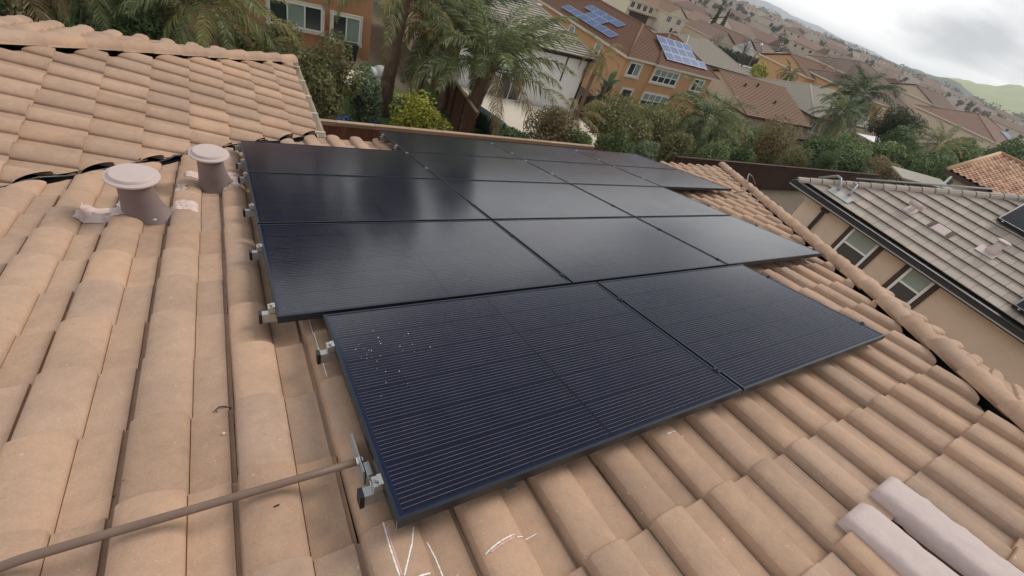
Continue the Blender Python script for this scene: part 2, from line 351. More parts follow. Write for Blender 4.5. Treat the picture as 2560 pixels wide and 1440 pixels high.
def tile_geo(xs=XS, w=TP, hl=.055, t=.022, lip=LIP, rows=True):
    k = w / .305; mb = MB(); n = len(xs); Ls = TE + hl
    ys = [(-Ls, -lip * hl / TE), (-.014, lip * .96), (-.004, lip), (0, lip - .005), (0, lip - t - .004)] if rows else [(-Ls, -lip * hl / TE), (0, lip), (0, lip - t)]
    for y, z in ys:
        for x in xs: mb.v.append((x * k, y, prof(x) * k + z))
    for j in range(len(ys) - 1):
        for i in range(n - 1): mb.f.append((j * n + i, j * n + i + 1, (j + 1) * n + i + 1, (j + 1) * n + i))
    a = len(mb.v); mb.v += [(xs[0], -Ls, -.02), (xs[0], 0, lip - t - .006)]; mb.f.append((0, (len(ys) - 2) * n, a + 1, a))
    return mb
TILE = tile_geo(); TILE_ME = TILE.mesh('tile', M['tile'], True); TILE_LO = tile_geo(XS_LO, rows=False)
def sharpen(me, ang=24):
    try: me.set_sharp_from_angle(angle=R(ang))
    except Exception: pass
sharpen(TILE_ME)
def clip_mesh(geo, off, planes, m, name):
    bm = bmesh.new(); vs = [bm.verts.new((x + off[0], y + off[1], z + off[2])) for x, y, z in geo.v]
    for f in geo.f:
        try: bm.faces.new([vs[i] for i in f])
        except ValueError: pass
    for a, b, c in planes:                                    # keep a*x + b*y + c >= 0
        nn = Vector((a, b, 0)); co = -nn * c / nn.dot(nn)
        bmesh.ops.bisect_plane(bm, geom=bm.verts[:] + bm.edges[:] + bm.faces[:], plane_co=co, plane_no=-nn, clear_outer=True)
    for v in bm.verts: v.co -= Vector(off)
    if not bm.faces: bm.free(); return None
    bm.normal_update(); me = bpy.data.meshes.new(name); bm.to_mesh(me); bm.free(); me.materials.append(m)
    me.polygons.foreach_set('use_smooth', [True] * len(me.polygons)); sharpen(me); return me
def inside(planes, x0, x1, y0, y1):
    full = True
    for a, b, c in planes:
        vals = [a * x + b * y + c for x in (x0, x1) for y in (y0, y1)]
        if max(vals) < .035: return 0
        if min(vals) < 0: full = False
    return 2 if full else 1
def tile_slope(parent, mw, planes, u0, v0, irange, krange, pan, single, m=None, jitter=True, geo_lo=None, skip=()):
    """every tile of a slope: the largest in view as objects named tile, the rest as one stuff part"""
    cells = []
    for k in krange:
        for i in irange:
            x0, y1 = u0 + i * TP, v0 + k * TE; st = inside(planes, x0, x0 + TP, y1 - TE - .05, y1)
            if st and (i, k) not in skip: cells.append((i, k, x0, y1, st))
    chosen = set()
    if single:
        sc = []
        for c in cells:
            p = mw @ Vector((c[2] + .14, c[3] - .18, pan)); q = project(p)
            if q is None or not (-170 < q[0] < 2730 and -120 < q[1] < 1600): continue
            if single[1](c[2] + .15, c[3] - .18): continue
            sc.append((q[2], c[0], c[1]))
        sc.sort(); chosen = {(a, b) for _, a, b in sc[:single[0]]}
    rest = MB(); tint = []; rnd = random.Random(5)
    for i, k, x0, y1, st in cells:
        jz = rnd.uniform(-.0025, .0025) if jitter else 0; jx = rnd.uniform(-.003, .003) if jitter else 0; jy = rnd.uniform(-.006, .006) if jitter else 0
        off = (x0 + jx, y1 + jy, pan + jz); tn = rnd.random()
        if (i, k) in chosen:
            me = TILE_ME if st == 2 else clip_mesh(TILE, off, planes, m or M['tile'], 'tile')
            if me: link('tile', me, parent, Matrix.Translation(off) @ Matrix.Rotation(rnd.uniform(-.006, .006), 4, 'Z'))
        else:
            g = geo_lo or TILE_LO
            if st == 2: rest.add([(x + off[0], y + off[1], z + off[2]) for x, y, z in g.v], g.f); tint += [tn] * len(g.f)
            else:
                me = clip_mesh(g, off, planes, m or M['tile'], 't')
                if me:
                    rest.add([(v.co.x + off[0], v.co.y + off[1], v.co.z + off[2]) for v in me.vertices], [tuple(p.vertices) for p in me.polygons]); tint += [tn] * len(me.polygons); bpy.data.meshes.remove(me)
    if rest.f:
        o = rest.build('roof_tiles', m or M['tile'], parent, True, tint=tint); sharpen(o.data); tag(o, kind='stuff')
house = thing('house', 'our own house with sand coloured barrel tile roof carrying the black solar panels', 'house', (3, 1, 0))
HI = house.matrix_basis.inverted() if False else Matrix.Translation((-3, -1, 0))
# panel layout: rows of (left u, number of panels)
PW, PH, GW, GH = 1.722, 1.134, 1.742, 1.1605
ROWS = [(.1915, 2), (0, 3), (0, 3), (0, 4), (GW, 3)]
def under_panel(u, v):
    for r, (l, n) in enumerate(ROWS):
        if l + .12 < u < l + n * GW - .05 and r * GH + .0 < v < r * GH + GH - .02: return True
    return False
HIP = lambda v: 10.0 - CT * (5.75 - v)                        # hip line in slope coordinates
VAL = lambda v: -1.438 + CT * (v - 3.387)                     # valley line
EAVE = TV0 + 13 * TE
main_planes = [(-1, CT, HIP(0) - .125), (1, -CT, -VAL(0) - .05)]
deck = MB(); dz = PAN - .035
deck.prism([(HIP(-2.4) , -2.4, dz), (HIP(EAVE), EAVE - .03, dz), (VAL(EAVE), EAVE - .03, dz), (VAL(-2.4), -2.4, dz)], (0, 0, -.1))
slope = deck.build('main_slope', M['under'], house); slope.matrix_basis = HI @ ROOF
tile_slope(slope, ROOF, main_planes, TU0, TV0, range(-22, 36), range(-9, 14), PAN, (300, under_panel), skip={(6, -5), (6, -6), (6, -7)})
# wing slope, facing +X
wing_planes = [(-1, -CT, -.07), (1, CT, 2.47)]
d2 = MB(); d2.prism([(-2.6, .02, -.045), (0, .02, -.045), (6 * CT, -6, -.045), (6 * CT - 2.6, -6, -.045)], (0, 0, -.1))
wslope = d2.build('wing_slope', M['under'], house); wslope.matrix_basis = HI @ WING
tile_slope(wslope, WING, wing_planes, -.06, .02, range(-14, 24), range(-12, 1), 0.0, (230, lambda u, v: False))
# the hipped end of the wing, falling away behind its caps
C0 = V0 + Vector((0, 2.62, 0)); END = frame(C0, U, V_, N_)
end_planes = [(-1, CT, -.05)]
d3 = MB(); d3.prism([(-.02, 0, -.045), (-9, 0, -.045), (-9, -6 / CT, -.045), (-6.02, -6 / CT, -.045)], (0, 0, -.1))
eslope = d3.build('wing_end_slope', M['under'], house); eslope.matrix_basis = HI @ END
tile_slope(eslope, END, end_planes, -.2, .02, range(-30, 2), range(-9, 1), 0.0, None)
# slopes that face away from us, behind the hip and behind the ridge
E0 = O + U * HIP(EAVE) + V_ * EAVE + N_ * PAN; SIDE = frame(E0, WX, WD, WN)
d4 = MB(); d4.prism([(.05, .03, -.05), (9.2, .03, -.05), (9.2, -8 / CT, -.05), (8, -8 / CT, -.05)], (0, 0, -.1))
sslope = d4.build('side_slope', M['under'], house); sslope.matrix_basis = HI @ SIDE
tile_slope(sslope, SIDE, [(1, CT, -.42), (-1, 0, 9.2)], 0, .02, range(0, 31), range(-22, 1), -.035, None)
RV = -2.4; RP = O + V_ * RV + N_ * PAN
bk = MB(); bk.prism([(RP.x + VAL(RV), RP.y, RP.z - .04), (RP.x + HIP(RV), RP.y, RP.z - .04), (RP.x + HIP(RV), RP.y - 8, RP.z - .04 - 8 * math.tan(TH)), (RP.x - 9, RP.y - 8, RP.z - .04 - 8 * math.tan(TH)), (RP.x - 9, RP.y, RP.z - .04)], (0, 0, -.1))
o = bk.build('back_slope', M['tile'], house); o.matrix_basis = HI
# walls under the eaves
w = MB(); ex = E0.x - .5; ey = E0.y - .5
w.box(-8, ex, -9, ey, 0, E0.z - .25); w.box(-8, V0.x - .5, ey, C0.y - .5, 0, V0.z - .25)
o = w.build('wall', M['stucco'], house); o.matrix_basis = HI
fb = MB(); fb.box(V0.x + .1, E0.x - .02, E0.y - .07, E0.y - .035, E0.z - .24, E0.z - .055)
o = fb.build('fascia_board', M['cream'], house); o.matrix_basis = HI
fb = MB(); fb.box(V0.x - .06, V0.x - .02, V0.y - .1, C0.y - .05, V0.z - .24, V0.z - .05)
o = fb.build('fascia_board', M['cream'], house); o.matrix_basis = HI
# valley metal
vm_ = MB(); a = Vector((VAL(EAVE), EAVE, PAN - .012)); b = Vector((VAL(-1.5), -1.5, PAN - .012)); s = Vector((.34, -.02, .0))
for sgn, lift in ((1, .0), (-1, .03)):
    vm_.quad(a, a + s * sgn + Vector((0, 0, lift)), b + s * sgn + Vector((0, 0, lift)), b)
vmo = vm_.build('valley_flashing', M['black'], slope)
vr = MB()                                                    # ragged rubber edge under the cut wing tiles
pts = []
for i in range(60):
    v = EAVE - .02 - i * .085; u = VAL(v) - .035 + .022 * math.sin(i * 1.9) + .012 * math.sin(i * .7)
    pts.append((u, v, PAN + .035 + .012 * math.sin(i * 1.3)))
vr.tube(pts, [.008 + .003 * math.sin(i * 2.1) for i in range(60)], 6); vr.build('valley_seal', M['black'], slope, True)
lf = MB()
for v, l in ((4.05, .10), (3.52, .05)):
    lf = MB(); lf.obox((VAL(v) - .0, v, PAN + .052), (l * .7, l * .72, .004), (.012, -.012, .014), (0, 0, .004)); lf.build('foil_scrap', M['alu'], slope)
# ridge / hip caps
def cap_geo(Lc=.44, r0=.080, r1=.099, h=1.0):
    mb = MB(); n = 9
    for y, r, z in ((-Lc, r0, 0), (-.02, r1, .016), (-.004, r1, .016), (0, r1 - .004, .016), (0, r1 - .022, .016)):
        for i in range(n):
            a = math.pi * i / (n - 1); mb.v.append((-r * math.cos(a), y, z + (r * math.sin(a) ** .9) * h - .03))
    for j in range(4):
        for i in range(n - 1): mb.f.append((j * n + i, j * n + i + 1, (j + 1) * n + i + 1, (j + 1) * n + i))
    for sx, i in ((-1, 0), (1, n - 1)):
        a_ = len(mb.v); x0 = mb.v[i][0]; x1 = mb.v[n + i][0]; mb.v += [(x0 * .82, -Lc, -.035), (x1 * .84, 0, -.02)]
        mb.f.append((i, 3 * n + i, a_ + 1, a_))
    return mb
CAP_ME = cap_geo().mesh('cap_tile', M['tile'], True); sharpen(CAP_ME, 45)
def caps(parent, mw, p0, p1, up, expo=.365, name='cap_tile', extra=0):
    """cap tiles from the low end p0 to the high end p1 (local coordinates of the slope)"""
    p0, p1 = Vector(p0), Vector(p1); d = (p0 - p1).normalized(); up = Vector(up); x = d.cross(up).normalized(); z = x.cross(d)
    n = int((p1 - p0).length / expo); rnd = random.Random(3)
    for k in range(n + extra):
        q = p0 - d * expo * k; m4 = frame(q, x, d, z)
        link(name, CAP_ME, parent, m4 @ Matrix.Rotation(rnd.uniform(-.025, .025), 4, 'Z') @ Matrix.Translation((rnd.uniform(-.006, .006), rnd.uniform(-.012, .012), rnd.uniform(-.003, .004))))
    nb = MB()                                                 # nail heads
    return n
hipup = Vector((math.tan(TH) * .0 + ST * .7, 0, 1))
caps(slope, ROOF, (HIP(5.86) + .0, 5.86, PAN + .072), (HIP(-2.4), -2.4, PAN + .072), (.25, 0, 1))
hb = MB(); hb.obox((HIP(5.7) - .02, 5.7, PAN - .03), (HIP(-2.4) - HIP(5.7), -8.1, 0), (.04, 0, 0), (0, 0, .075)); hb.build('hip_board', M['under'], slope)
wl = -6.0
caps(wslope, WING, (-2.62 , .05, .07), (-(2.62 + CT * wl), wl, .07), (-.25, 0, 1))
hb = MB(); hb.obox((-2.62 + .02, 0, -.03), (-CT * wl, wl, 0), (-.04, 0, 0), (0, 0, .08)); hb.build('hip_board', M['under'], wslope)
caps(slope, ROOF, (HIP(RV), RV, PAN + .05), (VAL(RV) - 2, RV, PAN + .05), (0, -.25, 1))
# gutter of the wing
g = MB(); gx, gz = V0.x + .02, V0.z
pr = [(0, 0), (.0, -.10), (.03, -.12), (.085, -.12), (.105, -.07), (.105, -.012), (.118, .004), (.118, -.004), (.098, -.018), (.098, -.068), (.08, -.108), (.008, -.108), (.008, 0)]
y0, y1 = V0.y + .02, C0.y + .05
for i in range(len(pr)):
    (a, b), (c, d) = pr[i], pr[(i + 1) % len(pr)]; g.quad((gx + a, y0, gz + b), (gx + a, y1, gz + b), (gx + c, y1, gz + d), (gx + c, y0, gz + d))
for y in (y0, y1): g.add([(gx + a, y, gz + b) for a, b in pr[:7]], [tuple(range(7))])
go = g.build('gutter', M['cream'], house); go.matrix_basis = HI
for i in range(5):
    hg = MB(); y = y0 + .12 + i * .58; hg.box(gx - .005, gx + .122, y - .012, y + .012, gz + .006, gz + .016); hg.box(gx + .108, gx + .124, y - .014, y + .014, gz - .03, gz + .012)
    hg.build('gutter_hanger', M['cream'], go)
# ------------------------------------------------------------------ solar array
def panel_glass():
    global nt
    m = bpy.data.materials.new('solar glass with half cut cells'); m.use_nodes = True; nt = m.node_tree; nt.nodes.clear()
    out = N('ShaderNodeOutputMaterial'); p = N('ShaderNodeBsdfPrincipled'); L(p.outputs[0], out.inputs[0])
    tc = N('ShaderNodeTexCoord'); sp = N('ShaderNodeSeparateXYZ'); L(tc.outputs['Object'], sp.inputs[0]); x, y = sp.outputs[0], sp.outputs[1]
    ny = MATH('DIVIDE', MATH('SUBTRACT', y, .022), .1817); cf = MATH('FRACT', ny)
    t = MATH('MULTIPLY', MATH('DIVIDE', MATH('SUBTRACT', cf, .02), .96), 10)
    ln = MATH('LESS_THAN', MATH('ABSOLUTE', MATH('SUBTRACT', MATH('FRACT', t), .5)), .036)
    ln = MATH('MULTIPLY', ln, MATH('MULTIPLY', MATH('GREATER_THAN', cf, .02), MATH('LESS_THAN', cf, .98)))
    xm = MATH('ABSOLUTE', MATH('SUBTRACT', x, PW / 2)); xi = MATH('SUBTRACT', xm, .004)
    cx = MATH('FRACT', MATH('DIVIDE', xi, .0925))
    inx = MATH('MULTIPLY', MATH('GREATER_THAN', xi, 0), MATH('LESS_THAN', xm, PW / 2 - .026))
    iny = MATH('MULTIPLY', MATH('GREATER_THAN', y, .022), MATH('LESS_THAN', y, 1.112)); area = MATH('MULTIPLY', inx, iny)
    gap = MATH('MAXIMUM', MATH('LESS_THAN', cf, .018), MATH('LESS_THAN', cx, .022))
    oi = N('ShaderNodeObjectInfo')
    geo = N('ShaderNodeNewGeometry'); no = N('ShaderNodeTexNoise'); no.inputs['Scale'].default_value = 3; no.inputs['Detail'].default_value = 5; L(geo.outputs['Position'], no.inputs['Vector'])
    wn = N('ShaderNodeTexWhiteNoise', noise_dimensions='3D'); cv = N('ShaderNodeCombineXYZ'); L(MATH('FLOOR', ny), cv.inputs[0]); L(MATH('FLOOR', MATH('DIVIDE', MATH('SUBTRACT', x, PW / 2), .0925)), cv.inputs[1]); L(oi.outputs['Random'], cv.inputs[2]); L(cv.outputs[0], wn.inputs[0])
    def mixc(f, a, b):
        n = N('ShaderNodeMix', data_type='RGBA'); L(f, n.inputs[0])
        for v, i in ((a, 6), (b, 7)):
            if isinstance(v, tuple): n.inputs[i].default_value = (*v, 1)
            else: L(v, n.inputs[i])
        return n.outputs[2]
    cell = mixc(wn.outputs[0], (.0030, .0042, .0170), (.0046, .0054, .0205))
    c = mixc(gap, cell, (.0035, .0045, .011)); brk = MATH('ADD', .75, MATH('MULTIPLY', MATH('GREATER_THAN', cx, .03), .25))
    n3 = N('ShaderNodeTexNoise'); n3.inputs['Scale'].default_value = 9; L(tc.outputs['Object'], n3.inputs['Vector'])
    lv = MATH('MULTIPLY', MATH('MULTIPLY', ln, brk), MATH('ADD', .45, MATH('MULTIPLY', n3.outputs['Fac'], .8)))
    c = mixc(lv, c, (.185, .175, .17)); edge = MATH('GREATER_THAN', xm, .02); c = mixc(MATH('MULTIPLY', MATH('SUBTRACT', 1.0, area), edge), c, (.006, .011, .034)); c = mixc(MATH('LESS_THAN', xm, .004), c, (.004, .004, .009))
    ds = MATH('MULTIPLY', no.outputs['Fac'], .016); c = mixc(ds, c, (.22, .20, .17))          # thin dust
    L(c, p.inputs['Base Color']); p.inputs['Specular IOR Level'].default_value = .36
    L(MATH('ADD', .10, MATH('MULTIPLY', no.outputs['Fac'], .09)), p.inputs['Roughness'])
    return m
M['glass'] = panel_glass()
fm = MB(); t = .012
fm.box(0, PW, 0, t, -.035, 0); fm.box(0, PW, PH - t, PH, -.035, 0); fm.box(0, t, t, PH - t, -.035, 0); fm.box(PW - t, PW, t, PH - t, -.035, 0)
fm.box(t, t + .022, t, PH - t, -.035, -.033); fm.box(PW - t - .022, PW - t, t, PH - t, -.035, -.033); fm.box(t, PW - t, t, t + .022, -.035, -.033); fm.box(t, PW - t, PH - t - .022, PH - t, -.035, -.033)
FR_ME = fm.mesh('frame', M['frame'])
gm = MB(); gm.box(t - .001, PW - t + .001, t - .001, PH - t + .001, -.006, -.0022); GL_ME = gm.mesh('glass', M['glass'])
jb = MB()
for k in range(3): jb.box(.8 + (k - 1) * .3 - .04, .8 + (k - 1) * .3 + .04, .54, .60, -.024, -.006)
JB_ME = jb.mesh('junction_box', M['plastic'])
cr_ = MB()
for (x, y) in ((0, 0), (PW, 0), (0, PH), (PW, PH)): cr_.box(x - .0006, x + .0006, y - .0006, y + .0006, -.035, .0004)
CO_ME = cr_.mesh('corner_joint', M['alu'])
rowname = ['nearest row', 'second row from the camera', 'middle row', 'fourth row from the camera', 'farthest row by the eave']
for r, (l, n) in enumerate(ROWS):
    for k in range(n):
        side = {2: ['left', 'right'], 3: ['left', 'middle', 'right'], 4: ['leftmost', 'second from left', 'third from left', 'rightmost']}[n][k]
        what = 'black solar panel with fine silver lines' if r < 2 else 'dark solar panel reflecting trees' if k == 0 and r > 2 else 'dark solar panel'
        p = thing('solar_panel', f'{what}, {side} one in the {rowname[r]}', 'solar panel', mw=ROOF @ Matrix.Translation((l + k * GW, r * GH, 0)), group='solar panels of the roof array')
        for nm, me in (('frame', FR_ME), ('glass', GL_ME), ('junction_box', JB_ME), ('corner_joint', CO_ME)): link(nm, me, p)
RAILV = [(.155, .893), (1.268, 1.962), (2.665, 3.44), (3.866, 4.53), (4.93, 5.56)]
ec = MB(); ec.box(-.028, .0, -.02, .02, -.03, -.002); ec.box(-.012, .002, -.02, .02, -.004, .0025); ec.box(-.026, -.02, -.02, .02, -.075, -.03)
ec.lathe([(.008, 0), (.008, .008)], 6, (-.014, 0, .0005)); END_ME = ec.mesh('end_clamp', M['alu'])
eb = MB(); eb.box(-.024, .0, -.017, .017, -.034, .003); eb.lathe([(.007, 0), (.007, .008)], 6, (-.011, 0, .003)); ENDB_ME = eb.mesh('end_clamp', M['black'])
mc = MB(); mc.box(-.026, .006, -.019, .019, .0006, .0045); mc.box(-.016, -.004, -.019, .019, -.036, .0006); mc.lathe([(.007, 0), (.007, .007)], 6, (-.010, 0, .0045)); MID_ME = mc.mesh('mid_clamp', M['frame'])
mw_ = MB(); mw_.box(-.026, .006, -.019, .019, .0006, .0045); mw_.lathe([(.007, 0), (.007, .007)], 6, (-.010, 0, .0045)); MIDW_ME = mw_.mesh('mid_clamp', M['alu'])
rail_names = ['near', 'far']
for r, (l, n) in enumerate(ROWS):
    for j, v in enumerate(RAILV[r]):
        rl = thing('mounting_rail', f'aluminium mounting rail under the {rail_names[j]} edge of panels in the {rowname[r]}', 'mounting rail', mw=ROOF @ Matrix.Translation((l, v, 0)), group='rails under the solar panels')
        x1 = n * GW + .02; b = MB(); b.box(-.055, x1, -.017, .017, -.082, -.0365); b.build('rail_beam', M['alu'], rl)
        for side, x in ((-1, -.055), (1, x1)):
            c = MB(); c.box(*sorted((x, x + side * .014)), -.019, .019, -.084, -.034); c.build('end_cap', M['black'], rl)
        link('end_clamp', END_ME, rl); link('end_clamp', ENDB_ME, rl, Matrix.Translation((n * GW - .02, 0, 0)) @ Matrix.Rotation(math.pi, 4, 'Z'))
        for k in range(1, n): link('mid_clamp', MIDW_ME if r > 2 else MID_ME, rl, Matrix.Translation((k * GW, 0, 0)))
        for k in range(int(x1 / 1.22) + 1):
            x = .24 + k * 1.22; uu = (l + x - TU0) % TP; x += .23 - uu
            hk = MB(); hk.box(x - .016, x + .016, .017, .023, -.155, -.045); hk.box(x - .016, x + .016, -.10, .023, -.158, -.152); hk.build('roof_hook', M['galv'], rl)
# junction hardware where the conduit enters under the nearest panel
jx = thing('junction_plate', 'galvanised bracket and flashing beside the left edge of the nearest panel', 'bracket', mw=ROOF @ Matrix.Translation((.185, .3, -.08)))
b = MB(); b.box(-.028, -.022, -.06, .115, -.045, .03); b.box(-.028, .05, -.06, .115, -.048, -.045); b.build('plate', M['galv'], jx)
b = MB(); b.box(-.018, .0, -.075, -.02, -.03, .025); b.build('strut_channel', M['alu'], jx)
b = MB(); b.tube([(-.008, -.06, .0), (-.008, -.12, .0)], .006, 8); b.build('bolt', M['alu'], jx, True)
b = MB(); b.box(-.03, .02, -.25, -.10, -.055, -.052); b.build('flashing', M['galv'], jx)
# conduit
cd = thing('conduit', 'brown painted conduit pipe running from the nearest solar panel across the tiles', 'pipe', mw=ROOF @ Matrix.Translation((.16, .297, -.062)))
b = MB(); pts = [(.0, 0, 0), (-.2, .003, -.002), (-.45, .006, -.004), (-.64, .009, -.006), (-.80, .012, -.010), (-.86, .012, -.02), (-.885, .010, -.045), (-.89, .008, -.085)]
b.tube(pts, .0125, 14); b.build('pipe', M['conduit'], cd, True)
b = MB(); b.tube([(-.012, 0, 0), (.004, 0, 0)], .0165, 12); b.tube([(-.002, 0, 0), (.0, 0, 0)], .024, 14); b.tube([(.004, 0, 0), (.014, 0, 0)], .014, 6); b.build('connector', M['alu'], cd, True)
# surface of the tiles, for marks that lie on it
def surf(u, v):
    x = (u - TU0) % TP; k = math.ceil((v - TV0) / TE - 1e-6); f = 1 - (TV0 + k * TE - v) / TE
    return PAN + prof(x) + LIP * f
def mark(name, pts, w, m, label, cat, sub=10, lift=.0013):
    P = []; 
    for i in range(len(pts) - 1):
        for s in range(sub): t = s / sub; P.append((pts[i][0] + (pts[i + 1][0] - pts[i][0]) * t, pts[i][1] + (pts[i + 1][1] - pts[i][1]) * t))
    P.append(pts[-1]); mb = MB(); n = len(P); rnd = random.Random(len(label))
    for i, (u, v) in enumerate(P):
        a, b = P[max(i - 1, 0)], P[min(i + 1, n - 1)]; d = Vector((b[0] - a[0], b[1] - a[1], 0)).normalized(); q = Vector((-d.y, d.x, 0)); ww = w * rnd.uniform(.55, 1.2) * (.5 if i in (0, n - 1) else 1)
        for s_ in (-1, 1): uu, vv = u + q.x * s_ * ww / 2, v + q.y * s_ * ww / 2; mb.v.append((uu, vv, surf(uu, vv) + lift))
    mb.f = [(2 * i, 2 * i + 2, 2 * i + 3, 2 * i + 1) for i in range(n - 1)]
    o = mb.build(name, m); o.matrix_basis = ROOF; return tag(o, label, cat)
CH = [([(.178, .077), (.176, .0), (.178, -.09)], 'chalk', 'white chalk line running down from the bracket at the near left panel corner'),
      ([(.264, .04), (.24, -.014), (.205, -.07), (.19, -.094)], 'chalk', 'curved white chalk stroke just right of the near panel corner'),
      ([(.296, -.003), (.303, -.059), (.305, -.147)], 'chalk', 'straight white chalk stroke crossing the short pinkish one at the bottom edge'),
      ([(.432, -.129), (.48, -.120), (.551, -.112)], 'chalk', 'bold white chalk stroke on the barrel below the front panel edge'),
      ([(.551, -.124), (.643, -.119)], 'chalk', 'thin white chalk stroke in the pan right of the bold one'),
      ([(.226, -.11), (.264, -.108)], 'chalk', 'short white chalk dash on the crest at the bottom edge'),
      ([(.270, -.133), (.31, -.135), (.351, -.128)], 'chalkpink', 'short pinkish chalk stroke with a white stroke across it'),
      ([(.149, 1.30), (.150, 1.037), (.153, .828)], 'chalk', 'long white chalk line left of the nearest panel'),
      ([(1.40, -.005), (1.47, .0)], 'chalk', 'faint chalk dash on the first barrel under the front edge near the panel joint'),
      ([(1.49, -.015), (1.54, -.01)], 'chalk', 'faint chalk dash in the pan beside the panel joint'),
      ([(1.70, .065), (1.77, .07)], 'chalk', 'white chalk dash on a barrel just below the panel joint'),
      ([(2.02, .075), (2.075, .08)], 'chalk', 'white chalk dash on a barrel below the middle of the right front panel'),
      ([(3.33, .05), (3.38, .055)], 'chalk', 'small chalk dash near the right corner of the nearest row'),
      ([(3.50, .055), (3.55, .085)], 'chalk', 'bright chalk tick at the right corner of the nearest row'),
      ([(3.62, -.22), (3.72, -.25)], 'chalk', 'pale chalk scratch on a tile near the right hip')]
for pts, m, lab in CH: mark('chalk_mark', pts, .004 if 'thin' in lab or 'faint' in lab else .0052, M[m], lab, 'chalk mark')
mark('chalk_mark', [(.45, -.133), (.49, -.127), (.54, -.121)], .006, M['chalkpink'], 'pink chalk smear under the bold white stroke', 'chalk mark', lift=.001)
mark('chalk_mark', [(.184, .06), (.183, -.0), (.185, -.09)], .004, M['chalkpink'], 'pink edge along the chalk line at the bracket', 'chalk mark', lift=.001)
mb = MB()
for i in range(12):
    t_ = i / 11; d_, Y_ = -1.171 + .02 * t_, 1.43 - .32 * t_; x_ = -Y_; dz_ = prof((x_ + .06) % TP) + LIP * .5 + .003; mb.v += [(x_, d_ - .007, dz_), (x_, d_ + .007, dz_)]
mb.f = [(2 * i, 2 * i + 2, 2 * i + 3, 2 * i + 1) for i in range(11)]; o = mb.build('chalk_mark', M['chalk']); o.matrix_basis = WING; tag(o, 'white chalk streak under the caps of the wing roof', 'chalk mark')
# grime, seeds and scraps on the near tiles
def blotch(name, c, n, r, m, label, cat, seed, size=(.0012, .0042)):
    mb = MB(); rnd = random.Random(seed)
    for _ in range(n):
        t = rnd.uniform(-1, 1); u = c[0] + r[0] * t + rnd.gauss(0, .008); v = c[1] + r[1] * t + rnd.gauss(0, .008); s = rnd.uniform(*size); o = len(mb.v); k = 6; ph = rnd.random() * 6
        for a in range(k):
            q = s * rnd.uniform(.5, 1.3); uu, vv = u + q * math.cos(a * 2 * math.pi / k + ph), v + q * .8 * math.sin(a * 2 * math.pi / k + ph); mb.v.append((uu, vv, surf(uu, vv) + .002))
        mb.f.append(tuple(range(o, o + k)))
    ob = mb.build(name, m); ob.matrix_basis = ROOF; return tag(ob, label, cat)
blotch('grime_patch', (-.572, .49), 90, (.040, .018), M['dirt'], 'dark scuffed grime patch on the pan above the conduit', 'grime', 3)
blotch('grime_patch', (-.522, .518), 22, (.02, .02), M['dirt'], 'small smear of grime at the joint right of the larger patch', 'grime', 8)
b = MB(); b.tube([(-.248, .800, surf(-.248, .8) + .004), (-.252, .815, surf(-.252, .815) + .008), (-.243, .826, surf(-.243, .826) + .009), (-.225, .824, surf(-.225, .824) + .007), (-.202, .818, surf(-.202, .818) + .006)], .0026, 6)
b.lathe([(.001, 0), (.007, .002), (.006, .007), (.001, .009)], 8, (-.244, .797, surf(-.244, .797))); ob = b.build('wire_scrap', M['black'], None, True); ob.matrix_basis = ROOF
tag(ob, 'curled black wire scrap lying on the tiles left of the panel', 'wire')
b = MB(); b.lathe([(.002, 0), (.006, .002), (.006, .005), (.002, .008)], 10, (-.228, .667, surf(-.228, .667))); b.tube([(-.222, .667, surf(-.222, .667) + .003), (-.206, .666, surf(-.206, .666) + .003)], .0015, 5)
ob = b.build('seed', M['cream'], None, True); ob.matrix_basis = ROOF; tag(ob, 'small pale seed head on the tile left of the panel', 'seed')
b = MB(); b.obox((-.103, .257, surf(-.1, .257) + .002), (.016, .002, .001), (.001, .004, 0), (0, 0, .003)); ob = b.build('twig', M['iron']); ob.matrix_basis = ROOF; tag(ob, 'tiny dark twig lying on a tile below the conduit', 'twig')
# mortar crumbs on the left front panel
cb = MB(); rnd = random.Random(21)
for _ in range(34):
    u = .1915 + .06 + abs(rnd.gauss(0, .16)); v = .80 + rnd.gauss(0, .11)
    if not (.21 < u < 1.5 and .3 < v < 1.1): continue
    s = rnd.uniform(.0009, .0024); a = rnd.random() * 3; dx, dy = math.cos(a) * s * rnd.uniform(.8, 2.4), math.sin(a) * s * rnd.uniform(.8, 2.4)
    cb.obox((u, v, -.0018), (dx, dy, 0), (-dy * .6, dx * .6, 0), (0, 0, s * .8))
ob = cb.build('mortar_crumbs', M['chalk']); ob.matrix_basis = ROOF; tag(ob, 'scatter of white mortar crumbs on the left front panel', 'crumbs', kind='stuff')
